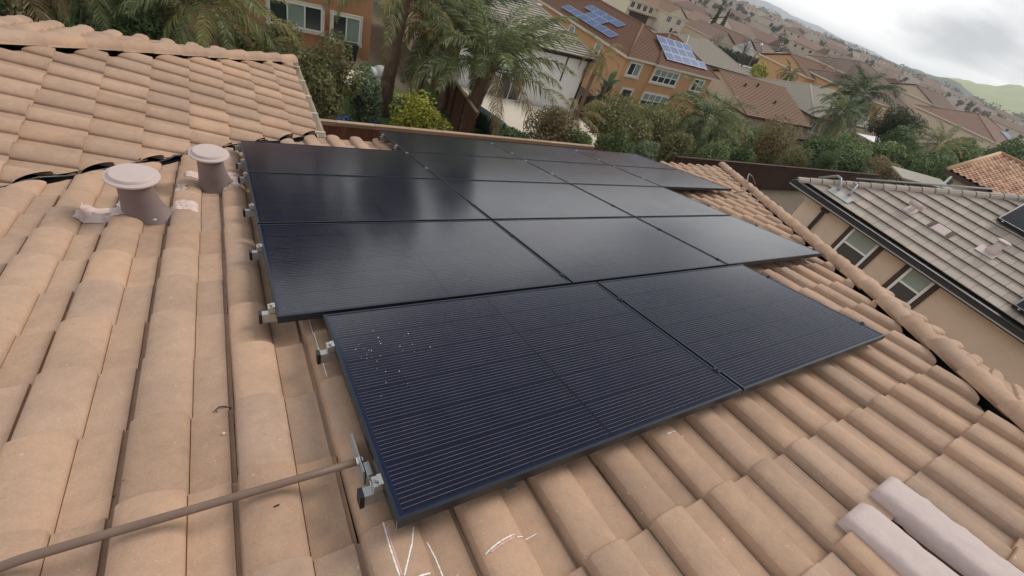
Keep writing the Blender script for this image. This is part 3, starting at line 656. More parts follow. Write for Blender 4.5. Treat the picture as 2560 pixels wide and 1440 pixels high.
# ------------------------------------------------------------------ roof vents
def vent(u, v, rad, capr, h, label, seed):
    base = ROOF @ Vector((u, v, -.14)); t = thing('roof_vent', label, 'roof vent', base); rnd = random.Random(seed)
    mb = MB(); n = 28; rows = 12
    for j in range(rows):
        f = j / (rows - 1); z = -.06 + (h + .03) * f; fl = (1 - f) ** 3.6
        for k in range(n):
            a = 2 * math.pi * k / n; c, s_ = math.cos(a), math.sin(a); rr = rad * (1 + .05 * (1 - f)) + fl * (.035 + .10 * max(0, c) ** 1.5) + .035 * (1 - f) ** 1.6 * max(0, c)
            mb.v.append((rr * c, rr * s_ * .92, z - fl * .05 * s_))
    mb.f = [(j * n + k, j * n + (k + 1) % n, (j + 1) * n + (k + 1) % n, (j + 1) * n + k) for j in range(rows - 1) for k in range(n)]
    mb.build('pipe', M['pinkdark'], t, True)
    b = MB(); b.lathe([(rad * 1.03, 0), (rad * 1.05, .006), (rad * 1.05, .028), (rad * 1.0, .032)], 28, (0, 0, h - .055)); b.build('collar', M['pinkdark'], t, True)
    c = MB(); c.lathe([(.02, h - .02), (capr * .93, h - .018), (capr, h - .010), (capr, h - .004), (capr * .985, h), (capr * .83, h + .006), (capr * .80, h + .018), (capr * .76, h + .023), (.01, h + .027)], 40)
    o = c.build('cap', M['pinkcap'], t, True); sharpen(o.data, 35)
    b = MB(); b.lathe([(.014, 0), (.012, .01), (.004, .014)], 8); o = b.build('bolt', M['galv'], t, True); o.matrix_basis = Matrix.Translation((.075, -rad * 1.32, .045)) @ Matrix.Rotation(R(85), 4, 'X')
    return t
def patch(t, u0, u1, v0, v1, seed):
    """lumpy mortar smear moulded over the tiles"""
    nu, nv = 13, 9; mb = MB(); rnd = random.Random(seed); off = t.location
    for j in range(nv):
        for i in range(nu):
            e = min(i, j, nu - 1 - i, nv - 1 - j); u = u0 + (u1 - u0) * i / (nu - 1) + rnd.uniform(-.008, .008); v = v0 + (v1 - v0) * j / (nv - 1) + rnd.uniform(-.008, .008)
            p = ROOF @ Vector((u, v, surf(u, v) + (.002 if e == 0 else .013 + rnd.uniform(-.004, .006)))); mb.v.append(tuple(p - off))
    mb.f = [(j * nu + i, j * nu + i + 1, (j + 1) * nu + i + 1, (j + 1) * nu + i) for j in range(nv - 1) for i in range(nu - 1)]
    mb.build('mortar_patch', M['mortar'], t, True)
v1 = vent(-.645, 2.86, .092, .144, .300, 'nearer mauve roof vent with round flat cap, left of the panels', 1)
patch(v1, -.97, -.70, 2.78, 3.06, 4); patch(v1, -.53, -.335, 2.86, 3.08, 5); patch(v1, -.50, -.42, 3.3, 3.45, 9)
v2 = vent(-.245, 3.52, .088, .137, .300, 'farther mauve roof vent with round flat cap, close to the panel corner', 2)
patch(v2, -.44, -.31, 3.62, 3.82, 6); patch(v2, -.17, -.06, 3.42, 3.82, 7)
# ------------------------------------------------------------------ two primer coated repair tiles at the lower right
def repair(u, v, L_, label, seed):
    t = thing('repair_tile', label, 'roof tile', mw=ROOF @ Matrix.Translation((u, v, PAN)), group='pinkish repair tiles')
    mb = MB(); n = 11; rows = 22; rnd = random.Random(seed)
    for j in range(rows):
        y = -L_ * j / (rows - 1); z = .034 - .026 * j / (rows - 1) + (.004 if (j % 6) == 0 else 0); bul = .006 * math.sin(j * .9 + seed)
        for i in range(n):
            a = math.pi * i / (n - 1); e = .0 if j else .012
            r = .098 + bul * .4 - e * .5; mb.v.append((-.0 + r - r * (abs(math.cos(a)) ** .62 * (1 if math.cos(a) > 0 else -1)) - .012, y - (0 if j else -.0), z + (.076 - e) * math.sin(a) ** .30 + rnd.uniform(-.0014, .0014)))
    o = len(mb.v)
    for i in range(n): x, y, z = mb.v[i]; mb.v.append((x, y + .006, .012 + (z - .034) * .55))
    mb.f = [(j * n + i, (j + 1) * n + i, (j + 1) * n + i + 1, j * n + i + 1) for j in range(rows - 1) for i in range(n - 1)] + [(i, i + 1, o + i + 1, o + i) for i in range(n - 1)]
    mb.build('shell', M['pink'], t, True)
    b = MB(); b.box(-.075, -.010, -L_, -.02, .012, .024); b.build('left_flange', M['brown'], t)
    b = MB(); b.box(.185, .25, -L_, -.05, .004, .010); b.build('right_flange', M['pink'], t)
repair(2.045, -.585, .46, 'pinkish grey primed repair tile, the upper right one of the two', 2)
repair(1.742, -.59, .62, 'pinkish grey primed repair tile, the lower left one of the two', 5)
# cable loop over the hip near the far corner
b = MB(); pts = [(6.95, 3.42, -.05), (7.6, 3.62, -.06), (8.1, 3.9, -.04), (8.55, 4.22, .02), (8.85, 4.4, .06), (9.1, 4.45, 0), (9.25, 4.40, -.15)]
b.tube(pts, .012, 6); o = b.build('cable', M['conduit'], None, True); o.matrix_basis = ROOF; tag(o, 'thin brown cable leaving the far array and looping over the hip', 'cable')
# ------------------------------------------------------------------ neighbour's house on the right
def window(par, org, right, w, h, cols=2, rows=1, frame_m='white', panes=('screen',), trim=None, tw=.1, sill=False, fw=.05, dep=.05, name='window', rs=None):
    """org = lower left corner in the parent's space, outward normal = right x up"""
    org, right = Vector(org), Vector(right).normalized(); up = Vector((0, 0, 1)); nn = right.cross(up)
    B = lambda mb, a, b, z0, z1, d0, d1: mb.obox(org + right * a + up * z0 + nn * d0, right * (b - a), nn * (d1 - d0), up * (z1 - z0))
    f = MB(); B(f, 0, w, 0, fw, .0, dep); B(f, 0, w, h - fw, h, .0, dep); B(f, 0, fw, fw, h - fw, .0, dep); B(f, w - fw, w, fw, h - fw, .0, dep)
    cw = (w - fw) / cols; rs = rs or [(h - fw) * (k + 1) / rows for k in range(rows)]
    for k in range(1, cols): B(f, k * cw, k * cw + fw, fw, h - fw, .0, dep * .9)
    for z in rs[:-1]: B(f, fw, w - fw, z, z + fw * .8, .0, dep * .8)
    wo = f.build(name, M[frame_m], par)
    zs = [0] + rs; i = 0
    for k in range(cols):
        for r in range(len(rs)):
            p = MB(); B(p, k * cw + fw * .9, (k + 1) * cw + fw * .1, zs[r] + fw * .7, zs[r + 1] + fw * .1, -.02, .012); p.build('pane', M[panes[i % len(panes)]], wo); i += 1
    if trim:
        t = MB(); B(t, -tw, w + tw, h, h + tw, -.02, dep * .8); B(t, -tw, 0, 0, h, -.02, dep * .8); B(t, w, w + tw, 0, h, -.02, dep * .8)
        B(t, -tw * 1.3, w + tw * 1.3, -tw * 1.3, 0, -.02, dep * (2.2 if sill else .8)); t.build('trim', M[trim], wo)
    return wo
ra = R(26.57); RE = Vector((13.2, 0, CAMZ - 3.08)); RU = Vector((math.cos(ra), 0, math.sin(ra))); RNn = Vector((-math.sin(ra), 0, math.cos(ra)))
rh = thing('neighbour_house', 'tan stucco neighbour house with flat grey tile roof at the right edge', 'house', (18, -2, 0)); RI = Matrix.Translation((-18, 2, 0))
def rpart(mb, name, m, par=None, **k):
    o = mb.build(name, M[m], par or rh, **k)
    if par is None or par is rh: o.matrix_basis = RI
    return o
WXR, YF, YN = 13.65, 5.27, -9.0
b = MB(); b.box(WXR, 27, YN, YF, 0, CAMZ - 3.16); rpart(b, 'wall', 'stucco')
RS = frame(RE, Vector((0, -1, 0)), -RU, RNn)                    # local x = -Y, y = down the slope, z = normal
rsl = MB(); rsl.prism([(-5.75, 0, -.06), (9, 0, -.06), (9, -7.4, -.06), (.9, -7.4, -.06)], (0, 0, -.08)); ro = rsl.build('roof_slope', M['under'], rh); ro.matrix_basis = RI @ RS
FW_, FE = .292, .325
fl = MB(); fl.box(.003, FW_ - .003, -FE - .05, 0, -.022, 0)
for i, (x, y, z) in enumerate(fl.v): fl.v[i] = (x, y, z + (.040 if y == 0 else -.012))
FLAT_ME = fl.mesh('flat_tile', M['flat'])
planes = [(1, math.cos(ra), 5.70), (0, -1, -.19)]
rnd = random.Random(9); rest = MB(); tint = []; cnt = 0
for k in range(0, 22):
    for i in range(-20, 31):
        x0 = i * FW_ + (k % 2) * FW_ / 2; y1 = -.21 - k * FE; st = inside([(1, math.cos(ra), 5.62)], x0, x0 + FW_, y1 - FE, y1)
        if not st: continue
        off = (x0, y1, rnd.uniform(-.002, .002)); q = project(RS @ Vector(off)); vis = q is not None and q[0] < 2680 and cnt < 300
        me = FLAT_ME if st == 2 else clip_mesh(fl, off, [(1, math.cos(ra), 5.62)], M['flat'], 'flat_tile')
        if me is None: continue
        if vis: link('flat_tile', me, ro, Matrix.Translation(off)); cnt += 1
        else: rest.add([(v.co.x + off[0], v.co.y + off[1], v.co.z + off[2]) for v in me.vertices], [tuple(p.vertices) for p in me.polygons]); tint += [rnd.random()] * len(me.polygons)
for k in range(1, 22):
    y1 = -.21 - k * FE; bt_ = MB(); bt_.box(-5.55 - y1 / math.cos(ra) * 0 + .0 + (-y1) * math.cos(ra), 9, y1 - .05, y1 - .012, -.02, .0175); bt_.build('shade_strip', M['under'], ro)  # black strip stands in for the shadow line under each tile course
if rest.f: tag(rest.build('flat_roof_tiles', M['flat'], ro, tint=tint), kind='stuff')
# hip caps of the neighbour: angular concrete ridge tiles
cm = MB(); Lc = .265
for y, s in ((-Lc, .9), (0, 1)):
    cm.v += [(-.11 * s, y, -.03), (-.10 * s, y, .035 * s), (-.035 * s, y, .075 * s), (.035 * s, y, .075 * s), (.10 * s, y, .035 * s), (.11 * s, y, -.03)]
cm.f = [(i, i + 1, 7 + i, 6 + i) for i in range(5)] + [(6, 7, 8, 9, 10, 11)]
CAPR = cm.mesh('ridge_tile', M['flat'])
hp0 = Vector((-5.70 , 0, .03)); hd = Vector((math.cos(ra), -1, 0)).normalized(); hp0 = hp0
zup = (Vector((-.35, -.0, 1)) - hd * Vector((-.35, 0, 1)).dot(hd)).normalized(); xx = (-hd).cross(zup)
for k in range(26):
    link('ridge_tile', CAPR, ro, frame(hp0 + hd * (.285 * k + .12), xx, -hd, zup) @ Matrix.Rotation(rnd.uniform(-.02, .02), 4, 'Z'))
# far slope of the neighbour roof (faces away) and its dark gutter edge
fs = MB(); c0 = RS @ Vector((-5.70, 0, -.03)); c1 = RS @ (Vector((-5.70, 0, -.03)) + Vector((math.cos(ra), -1, 0)) * 7.2)
fs.prism([c0, c1, (30, c1.y, c1.z), (33, c0.y, c0.z)], (0, .05, -.08)); rpart(fs, 'rear_slope', 'greyroof')
gt = MB(); gx, gz = RE.x - .02, RE.z
gt.box(gx - .02, gx + .20, YN, 5.68, gz - .035, gz + .055); gt.box(gx - .05, gx + .06, YN, 5.70, gz - .075, gz + .02); rpart(gt, 'gutter', 'fascia')
gt = MB(); gt.box(gx - .056, gx - .044, YN, 5.702, gz - .09, gz - .06); rpart(gt, 'drip_edge', 'grey')
sf = MB(); sf.box(gx, WXR + .05, YN, 5.6, gz - .13, gz - .09); rpart(sf, 'soffit', 'brown')
# windows with dark brown side bands
for y1_, y0_, pn in ((3.80, 3.075, ('screen', 'blind')), (2.262, 1.68, ('screen', 'screen'))):
    window(rh, Vector((WXR - .005, y1_, 4.12)) - Vector((18, -2, 0)), (0, -1, 0), y1_ - y0_, 1.165, 1, 2, panes=('screen', 'blind'), fw=.06, dep=.05, rs=[.665, 1.12])
    for yy in (y1_, y0_ - .12):
        b = MB(); b.box(WXR - .028, WXR + .01, yy + .003, yy + .117, 3.6, 5.30); rpart(b, 'side_band', 'brown')
b = MB(); b.box(WXR - .09, WXR - .01, 4.60, 4.69, 0, 5.20); b.tube([(WXR - .05, 4.645, 5.18), (RE.x + .04, 4.645, 5.36)], .045, 8); rpart(b, 'downspout', 'fascia')
b = MB(); b.box(WXR - .12, WXR - .0, 4.55, 4.74, 5.12, 5.27); rpart(b, 'downspout_head', 'fascia')
b = MB(); b.tube([(14.0, 5.29, 4.9), (14.5, 5.29, 5.08)], .025, 6); rpart(b, 'bracket', 'fascia')
def onroof(s, y, h=0): return RE + RU * s + Vector((0, y, 0)) + RNn * (h + .03)
RZ = Vector((18, -2, 0))
# plumbing vent with T cap, mushroom vent, two slot vents
b = MB(); p = onroof(1.40, 3.36); q = p + Vector((0, 0, .14)); 
tv = thing('tee_vent', 'small pink tee shaped vent on the grey neighbour roof', 'roof vent', p)
b.tube([(0, 0, -.05), (0, 0, .12)], .045, 12); b.lathe([(.085, -.02), (.06, .03)], 12); b.build('pipe', M['pinkcap'], tv, True)
b = MB(); b.tube([(.0, .15, .145), (.0, -.15, .145)], .06, 14); b.build('cross_tube', M['pink'], tv, True)
b = MB(); b.obox(RU * -.18 + Vector((0, -.12, .01)) + RNn * .0, RU * .27, (0, .24, 0), RNn * .006); b.build('flashing', M['pinkcap'], tv)
p = onroof(1.60, 1.60); mv = thing('roof_vent', 'pink mushroom vent standing on the grey neighbour roof', 'roof vent', p)
b = MB(); b.lathe([(.16, -.08), (.115, .05), (.095, .12), (.09, .26)], 20); b.build('pipe', M['pinkcap'], mv, True)
b = MB(); b.lathe([(.09, .25), (.15, .26), (.152, .28), (.12, .295), (.03, .30)], 24); b.build('cap', M['pink'], mv, True)
b = MB(); b.obox(RU * -.24 + Vector((0, -.14, .0)), RU * .26, (0, .38, 0), RNn * .012); b.build('flashing', M['pinkcap'], mv)
for s, y, lab in ((1.33, 2.80, 'dark slot vent nearer the tee vent on the grey roof'), (1.33, 2.36, 'dark slot vent nearer the mushroom vent on the grey roof')):
    b = MB(); b.obox(onroof(s - .13, y - .04, .012), RU * .25, (0, .08, 0), RNn * .012); tag(b.build('slot_vent', M['brown']), lab, 'roof vent')
b = MB(); b.obox(onroof(1.20, 2.42, .006), RU * .27, (0, .32, 0), RNn * .008); tag(b.build('vent_cover', M['pink']), 'pale pink cover plate between the two slot vents', 'cover plate')
# grey pvc pipes bent over the hip with a white flashing plate
for s, y, k, lab in ((.55, 4.78, 0, 'grey bent pool pipe near the far eave of the neighbour roof'), (.62, 4.50, 1, 'grey bent pool pipe leaning over the neighbour roof hip')):
    b = MB(); p0 = onroof(s, y, -.02); p1 = p0 + Vector((0, 0, .10)); p2 = onroof(s + .26 + .1 * k, y + .20 - .1 * k, .16 - .05 * k); p3 = p2 + Vector((.10, .14, -.01)); p4 = p3 + Vector((.1, .4, -.3))
    b.tube([p0, p1, p1 + Vector((.03, .02, .03)), p2, p3, p4], .032, 10); b.tube([p0 + Vector((0, 0, .04)), p0 + Vector((0, 0, .12))], .042, 10); tag(b.build('pool_pipe', M['pipegrey'], None, True), lab, 'pipe')
b = MB(); b.obox(onroof(.35, 4.3, .012), RU * .22, (0, .62, 0), RNn * .006); tag(b.build('flashing_plate', M['plasticgrey']), 'pale flashing plate under the two bent pipes', 'flashing')
b = MB(); pts = [onroof((5.7 - y) * 1.118 + .12, y + .12, .07) for y in (4.7, 4.2, 3.7, 3.2, 2.7)]
b.tube(pts, .022, 8); tag(b.build('header_pipe', M['pipegrey'], None, True), 'long grey header pipe lying beyond the neighbour roof hip', 'pipe')
# the neighbour's own solar panels
for s0, s1, y0_, y1_, lab in ((2.50, 4.2, .3, 2.15, 'dark solar panel high on the grey neighbour roof at the right edge'), (.36, 2.1, -1.5, .50, 'dark solar panel low on the grey neighbour roof at the right edge')):
    t = thing('solar_panel', lab, 'solar panel', mw=frame(onroof(s0, y0_, .09), Vector((0, 1, 0)), RU, -RNn) if False else Matrix.Translation((0, 0, 0)), group='solar panels on the grey neighbour roof')
    t.location = onroof(s0, y0_, 0); o0 = onroof(s0, y0_, .06) - onroof(s0, y0_, 0)
    b = MB(); b.obox(o0, RU * (s1 - s0), (0, y1_ - y0_, 0), RNn * .085); b.build('frame', M['black'], t)
    b = MB(); b.obox(o0 + RU * .03 + Vector((0, .03, 0)) + RNn * .0855, RU * (s1 - s0 - .06), (0, y1_ - y0_ - .06, 0), RNn * .002); b.build('glass', M['solardark'], t)
    b = MB(); b.lathe([(.02, 0), (.02, .012)], 10); o = b.build('bolt', M['alu'], t); o.matrix_basis = Matrix.Translation(o0 + Vector((-.02, y1_ - y0_ - .12, .05))) @ Matrix.Rotation(R(-90), 4, 'Y')
# white corrugated patio cover in the gap between the two houses
pc = thing('patio_cover', 'white corrugated patio cover in the gap beside the neighbour wall', 'patio cover', (12, 7.6, 0))
b = MB(); n = 40
for i in range(n + 1):
    x = -2.3 + 3.9 * i / n
    for y in (-1.4, 1.3): b.v.append((x, y, 2.78 + .02 * math.cos(i * 1.6) + y * .06))
b.f = [(2 * i, 2 * i + 2, 2 * i + 3, 2 * i + 1) for i in range(n)]; b.build('sheet', M['awning'], pc)
b = MB(); b.box(-2.35, 1.65, 1.3, 1.36, 2.78, 2.93); b.box(1.6, 1.66, -1.4, 1.3, 2.66, 2.9); b.build('edge_trim', M['brown'], pc)
for x in (-2.2, 1.5):
    b = MB(); b.box(x - .05, x + .05, 1.15, 1.25, 0, 2.8); b.build('post', M['brown'], pc)
# ------------------------------------------------------------------ back fence, garden things
def fence(name, label, p0, p1, h, m, capm, bw=.14, cap=True, posts=2.4, boards=True):
    p0, p1 = Vector(p0), Vector(p1); d = p1 - p0; Ln = d.length; d.normalize(); nn = Vector((-d.y, d.x, 0))
    t = thing(name, label, 'fence', p0); G = lambda s: ground(p0.x + d.x * s, p0.y + d.y * s) - p0.z
    def piece(nm, s0, s1, z0, z1, t0, t1, mm): b = MB(); b.obox(d * s0 + nn * t0 + Vector((0, 0, z0)), d * (s1 - s0), nn * (t1 - t0), (0, 0, z1 - z0)); return b.build(nm, M[mm], t)
    n = int(Ln / bw); rnd = random.Random(n); H = h
    for i in range(n):
        piece('board', i * bw + .004, (i + 1) * bw - .004, G(i * bw) - .05, H - rnd.uniform(0, .012), rnd.uniform(-.004, .004), .02, m)
    for s in np.arange(0, Ln, posts): piece('post', s - .045, s + .045, G(s) - .1, H + .0, .022, .11, m)
    if cap:
        k = 1.22
        for i in range(int(Ln / k)): piece('cap_board', i * k + .006, (i + 1) * k - .006, H + .002, H + .042, -.07, .09, capm); piece('cap_trim', i * k + .006, (i + 1) * k - .006, H - .10, H - .001, -.032, -.006, capm)
    return t
fence('back_fence', 'reddish brown board fence with pale capped top behind our roof', (1.8, 14.2, 0), (14.6, 14.2, 0), 1.88, 'wood', 'woodcap')
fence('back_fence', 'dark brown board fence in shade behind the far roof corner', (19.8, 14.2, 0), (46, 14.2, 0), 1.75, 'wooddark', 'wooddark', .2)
b = MB(); b.tube([(14.6, 14.3, 1.7), (17.2, 14.0, .6)], .05, 6)
fence('side_fence', 'dark red brown fence running away between the two yards behind', (9.4, 17, ground(9.4, 17)), (12.2, 29.5, ground(12, 29)), 1.75, 'wood', 'woodcap', .2)
def flat(name, pts, m, dz=.03, kind='structure'):
    mb = MB(); n = len(pts); mb.v = [(x, y, ground(x, y) + dz) for x, y in pts]; mb.f = [tuple(range(n))]; return tag(mb.build(name, M[m]), kind=kind)
def patchgrid(name, x0, x1, y0, y1, m, dz=.03, n=8):
    mb = MB()
    for j in range(n + 1):
        for i in range(n + 1): x, y = x0 + (x1 - x0) * i / n, y0 + (y1 - y0) * j / n; mb.v.append((x, y, ground(x, y) + dz))
    mb.f = [(j * (n + 1) + i, j * (n + 1) + i + 1, (j + 1) * (n + 1) + i + 1, (j + 1) * (n + 1) + i) for j in range(n) for i in range(n)]; return tag(mb.build(name, M[m]), kind='structure')
patchgrid('lawn', -6, 9, 17, 30.5, 'lawn', .05); patchgrid('path', 4.4, 7.6, 25.5, 31, 'concrete', .09); patchgrid('soil_bed', 1, 7.8, 28.6, 31, 'soil', .12)
patchgrid('patio', 11.8, 26, 19.0, 29.6, 'concrete', .10, 16); patchgrid('lawn', 10.4, 14.4, 19.5, 28.5, 'lawn', .14)
patchgrid('kerb_wall_base', 12.2, 19, 16.4, 17.6, 'concrete', .55)
p = Vector((8.15, 30.2, ground(8.15, 30.2) + .12)); t = thing('dustbin', 'black wheelie bin against the burnt orange house wall', 'bin', (7.1, 30.3, ground(7.1, 30.3) + .12))
b = MB(); b.prism([(-.27, -.27, 0), (.27, -.27, 0), (.27, .27, 0), (-.27, .27, 0)], (0, 0, .02)); b.add([(-.26, -.26, .02), (.26, -.26, .02), (.26, .26, .02), (-.26, .26, .02), (-.33, -.33, .88), (.33, -.33, .88), (.33, .33, .88), (-.33, .33, .88)], [(0, 1, 5, 4), (1, 2, 6, 5), (2, 3, 7, 6), (3, 0, 4, 7), (4, 5, 6, 7)]); b.build('body', M['plastic'], t, bevel=.03)
b = MB(); b.box(-.36, .36, -.37, .37, .88, .93); b.box(-.3, .3, -.3, .3, .93, .96); b.build('lid', M['plastic'], t, bevel=.02)
for s in (-1, 1): b = MB(); b.tube([(s * .3, .3, .1), (s * .36, .3, .1)], .1, 12); b.build('wheel', M['tyre'], t)
t = thing('dog_house', 'pale grey igloo dog house beside the shaggy palm trunk', 'dog house', (8.35, 28.0, ground(8.35, 28) + .06), R(-70))
b = MB(); pr = [(.62 * math.cos(a), .72 * math.sin(a)) for a in np.linspace(0, math.pi / 2 * .97, 8)]; b.lathe([(.66, 0), (.66, .06)] + pr, 20); b.tube([(0, -.45, .28), (0, -.85, .28)], .34, 16); b.build('dome', M['plasticgrey'], t, True)
b = MB(); b.tube([(0, -.852, .28), (0, -.856, .28)], .24, 16); b.build('doorway', M['plastic'], t)
t = thing('planter_pot', 'round pale rimmed planter pot near the fence between the yards', 'pot', (8.2, 22.8, ground(8.2, 22.8)))
b = MB(); b.lathe([(.3, 0), (.45, .4), (.5, .44), (.5, .5), (.42, .5), (.38, .40)], 20); b.build('bowl', M['concrete'], t, True); b = MB(); b.lathe([(.40, .4), (.02, .42)], 16, cap=False); b.build('soil', M['soil'], t)
t = thing('covered_barbecue', 'long dark green covered bench beside the pale patio', 'bench', (11.6, 20.6, ground(11.6, 20.6) + .14), R(20))
b = MB(); b.prism([(-.45, -1.6, 0), (.45, -1.6, 0), (.5, -1.6, .5), (.3, -1.6, .95), (-.35, -1.6, .9), (-.5, -1.6, .4)], (0, 3.2, 0)); b.build('cover', M['plasticgreen'], t, bevel=.12)
for i, (x, y) in enumerate(((3.7, 16.4), (4.8, 16.3))):
    b = MB(); rnd = random.Random(i + 3)
    for k in range(26): u = rnd.random() * 6.28; b.add([(x + .3 * math.cos(u) * rnd.random() + rnd.uniform(-.08, .08), y + .15 * rnd.uniform(-1, 1), .95 + rnd.uniform(-.12, .16)) for _ in range(3)], [(0, 1, 2)])
    tag(b.build('tarp', M['blue']), ['crumpled blue tarp under the dark shrub, left piece', 'crumpled blue tarp under the sage shrub, right piece'][i], 'tarp')
# ------------------------------------------------------------------ neighbouring houses
def stepped(mb, A, B_, C, D, n, lift=.05):
    """courses of roofing between the eave A-B and the top edge D-C, each with a raised lower edge"""
    A, B_, C, D = map(Vector, (A, B_, C, D)); nn = (B_ - A).cross(D - A).normalized()
    if nn.z < 0: nn = -nn
    for i in range(n):
        t0, t1 = i / n, (i + 1) / n; a, b = A.lerp(D, t0), B_.lerp(C, t0); d, c = A.lerp(D, t1), B_.lerp(C, t1)
        mb.add([a + nn * lift, b + nn * lift, c, d, a, b], [(0, 1, 2, 3), (4, 5, 1, 0)])
def roof_shape(t, x0, x1, y0, y1, ze, pitch, style, m, oh=.5, n=18, cap=True, fascia='trim', lift=.05):
    """local roof over the rectangle; style: gx (ridge along x), gy, hip"""
    X0, X1, Y0, Y1 = x0 - oh, x1 + oh, y0 - oh, y1 + oh; tp = math.tan(pitch); xm, ym = (X0 + X1) / 2, (Y0 + Y1) / 2; z0 = ze - oh * tp * .0
    mb = MB(); ridges = []
    if style == 'gx':
        h = z0 + (Y1 - Y0) / 2 * tp; a, b = (X0, ym, h), (X1, ym, h)
        stepped(mb, (X0, Y0, z0), (X1, Y0, z0), b, a, n, lift); stepped(mb, (X1, Y1, z0), (X0, Y1, z0), a, b, n, lift); ridges = [(a, b)]
        gw = []
        for x in (x0 + .002, x1 - .002): gw.append(MB().add([(x, y0, z0 - .05), (x, y1, z0 - .05), (x, ym, h - oh * tp * .2 - .1)], [(0, 1, 2)]))
    elif style == 'gy':
        h = z0 + (X1 - X0) / 2 * tp; a, b = (xm, Y0, h), (xm, Y1, h)
        stepped(mb, (X0, Y1, z0), (X0, Y0, z0), a, b, n, lift); stepped(mb, (X1, Y0, z0), (X1, Y1, z0), b, a, n, lift); ridges = [(a, b)]
        gw = []
        for y in (y0 + .002, y1 - .002): gw.append(MB().add([(x0, y, z0 - .05), (x1, y, z0 - .05), (xm, y, h - oh * tp * .2 - .1)], [(0, 1, 2)]))
    else:
        gw = None; w = min(X1 - X0, Y1 - Y0) / 2; h = z0 + w * tp
        a, b = ((X0 + w, ym, h), (X1 - w, ym, h)) if X1 - X0 >= Y1 - Y0 else ((xm, Y0 + w, h), (xm, Y1 - w, h))
        if X1 - X0 >= Y1 - Y0: q = [((X0, Y0, z0), (X1, Y0, z0), b, a), ((X1, Y1, z0), (X0, Y1, z0), a, b), ((X0, Y1, z0), (X0, Y0, z0), a, a), ((X1, Y0, z0), (X1, Y1, z0), b, b)]
        else: q = [((X0, Y0, z0), (X1, Y0, z0), a, a), ((X1, Y1, z0), (X0, Y1, z0), b, b), ((X0, Y1, z0), (X0, Y0, z0), a, b), ((X1, Y0, z0), (X1, Y1, z0), b, a)]
        for f in q: stepped(mb, *f, n, lift)
        ridges = [(a, b)] + [((X0, Y0, z0), a), ((X0, Y1, z0), a if X1 - X0 >= Y1 - Y0 else b), ((X1, Y0, z0), b if X1 - X0 >= Y1 - Y0 else a), ((X1, Y1, z0), b)]
    ro = mb.build('roof', M[m], t)
    if cap:
        rb = MB()
        for p, q in ridges:
            if (Vector(p) - Vector(q)).length > .2: rb.tube([Vector(p) + Vector((0, 0, .03)), Vector(q) + Vector((0, 0, .03))], .11, 6)
        if rb.f: rb.build('ridge_caps', M[m], ro, True)
    if fascia:
        fb = MB(); fb.box(X0, X1, Y0 + .0, Y0 + .06, z0 - .24, z0 - .005); fb.box(X0, X0 + .06, Y0 + .062, Y1, z0 - .24, z0 - .005); fb.box(X1 - .06, X1, Y0 + .062, Y1, z0 - .24, z0 - .005); fb.box(X0 + .06, X1 - .06, Y1 - .06, Y1, z0 - .24, z0 - .005)
        if style == 'hip': fb.box(X0 + .06, X1 - .06, Y0 + .06, Y1 - .06, z0 - .2, z0 - .19)
        fb.build('fascia', M[fascia], ro)
    return ro, gw
def hse(name, label, x0, x1, y0, y1, zg, ze, pitch, style, wall, roofm, group=None, oh=.5, n=18, fascia='trim', cap=True, lift=.05):
    t = thing(name, label, 'house', ((x0 + x1) / 2, (y0 + y1) / 2, zg), group=group); cx, cy = (x0 + x1) / 2, (y0 + y1) / 2; hx, hy = (x1 - x0) / 2, (y1 - y0) / 2
    b = MB(); b.box(-hx, hx, -hy, hy, -.6, ze - zg - .02); w = b.build('wall', M[wall], t)
    ro, gw = roof_shape(t, -hx, hx, -hy, hy, ze - zg, pitch, style, roofm, oh, n, cap, fascia, lift)
    for g in gw or []: g.build('gable', M[wall], t)
    return t, ro
def win(t, face, a, z, w, h, **k):
    """window on the front (y0) or left (x0) wall of a house; a = world coordinate of its left edge as seen from outside"""
    lx, ly, lz = t.location; hx = max(v[0] for v in t.children[0].bound_box); hy = max(v[1] for v in t.children[0].bound_box)
    if face == 'front': return window(t, (a - lx, -hy, z - lz), (1, 0, 0), w, h, **k)
    return window(t, (-hx, a - ly, z - lz), (0, -1, 0), w, h, **k)
# burnt orange house at the upper left
zg = ground(4, 31) + .1
t, ro = hse('orange_house', 'burnt orange two storey house with cream framed windows at the upper left', -7.5, 8.35, 31, 42, zg, zg + 5.6, R(18), 'hip', 'orange', 'terra')
win(t, 'front', 2.65, zg + 1.18, 2.75, 1.28, cols=3, panes=('screen', 'blind', 'screen'), trim='trim', tw=.13, fw=.07, dep=.08)
win(t, 'front', 5.95, zg + .92, 1.62, 1.42, cols=2, panes=('screen', 'blind'), trim='trim', tw=.13, fw=.07, dep=.08)
win(t, 'front', 6.05, zg + 3.62, 1.5, 1.2, cols=2, panes=('screen', 'screen'), trim='trim', tw=.13, fw=.07, dep=.08)
win(t, 'front', .1, zg + 3.4, 1.5, 1.2, cols=2, panes=('screen', 'blind'), trim='trim', tw=.13, fw=.07, dep=.08)
win(t, 'front', -4.2, zg + 1.1, 1.8, 1.3, cols=2, panes=('screen', 'blind'), trim='trim', tw=.13, fw=.07, dep=.08)
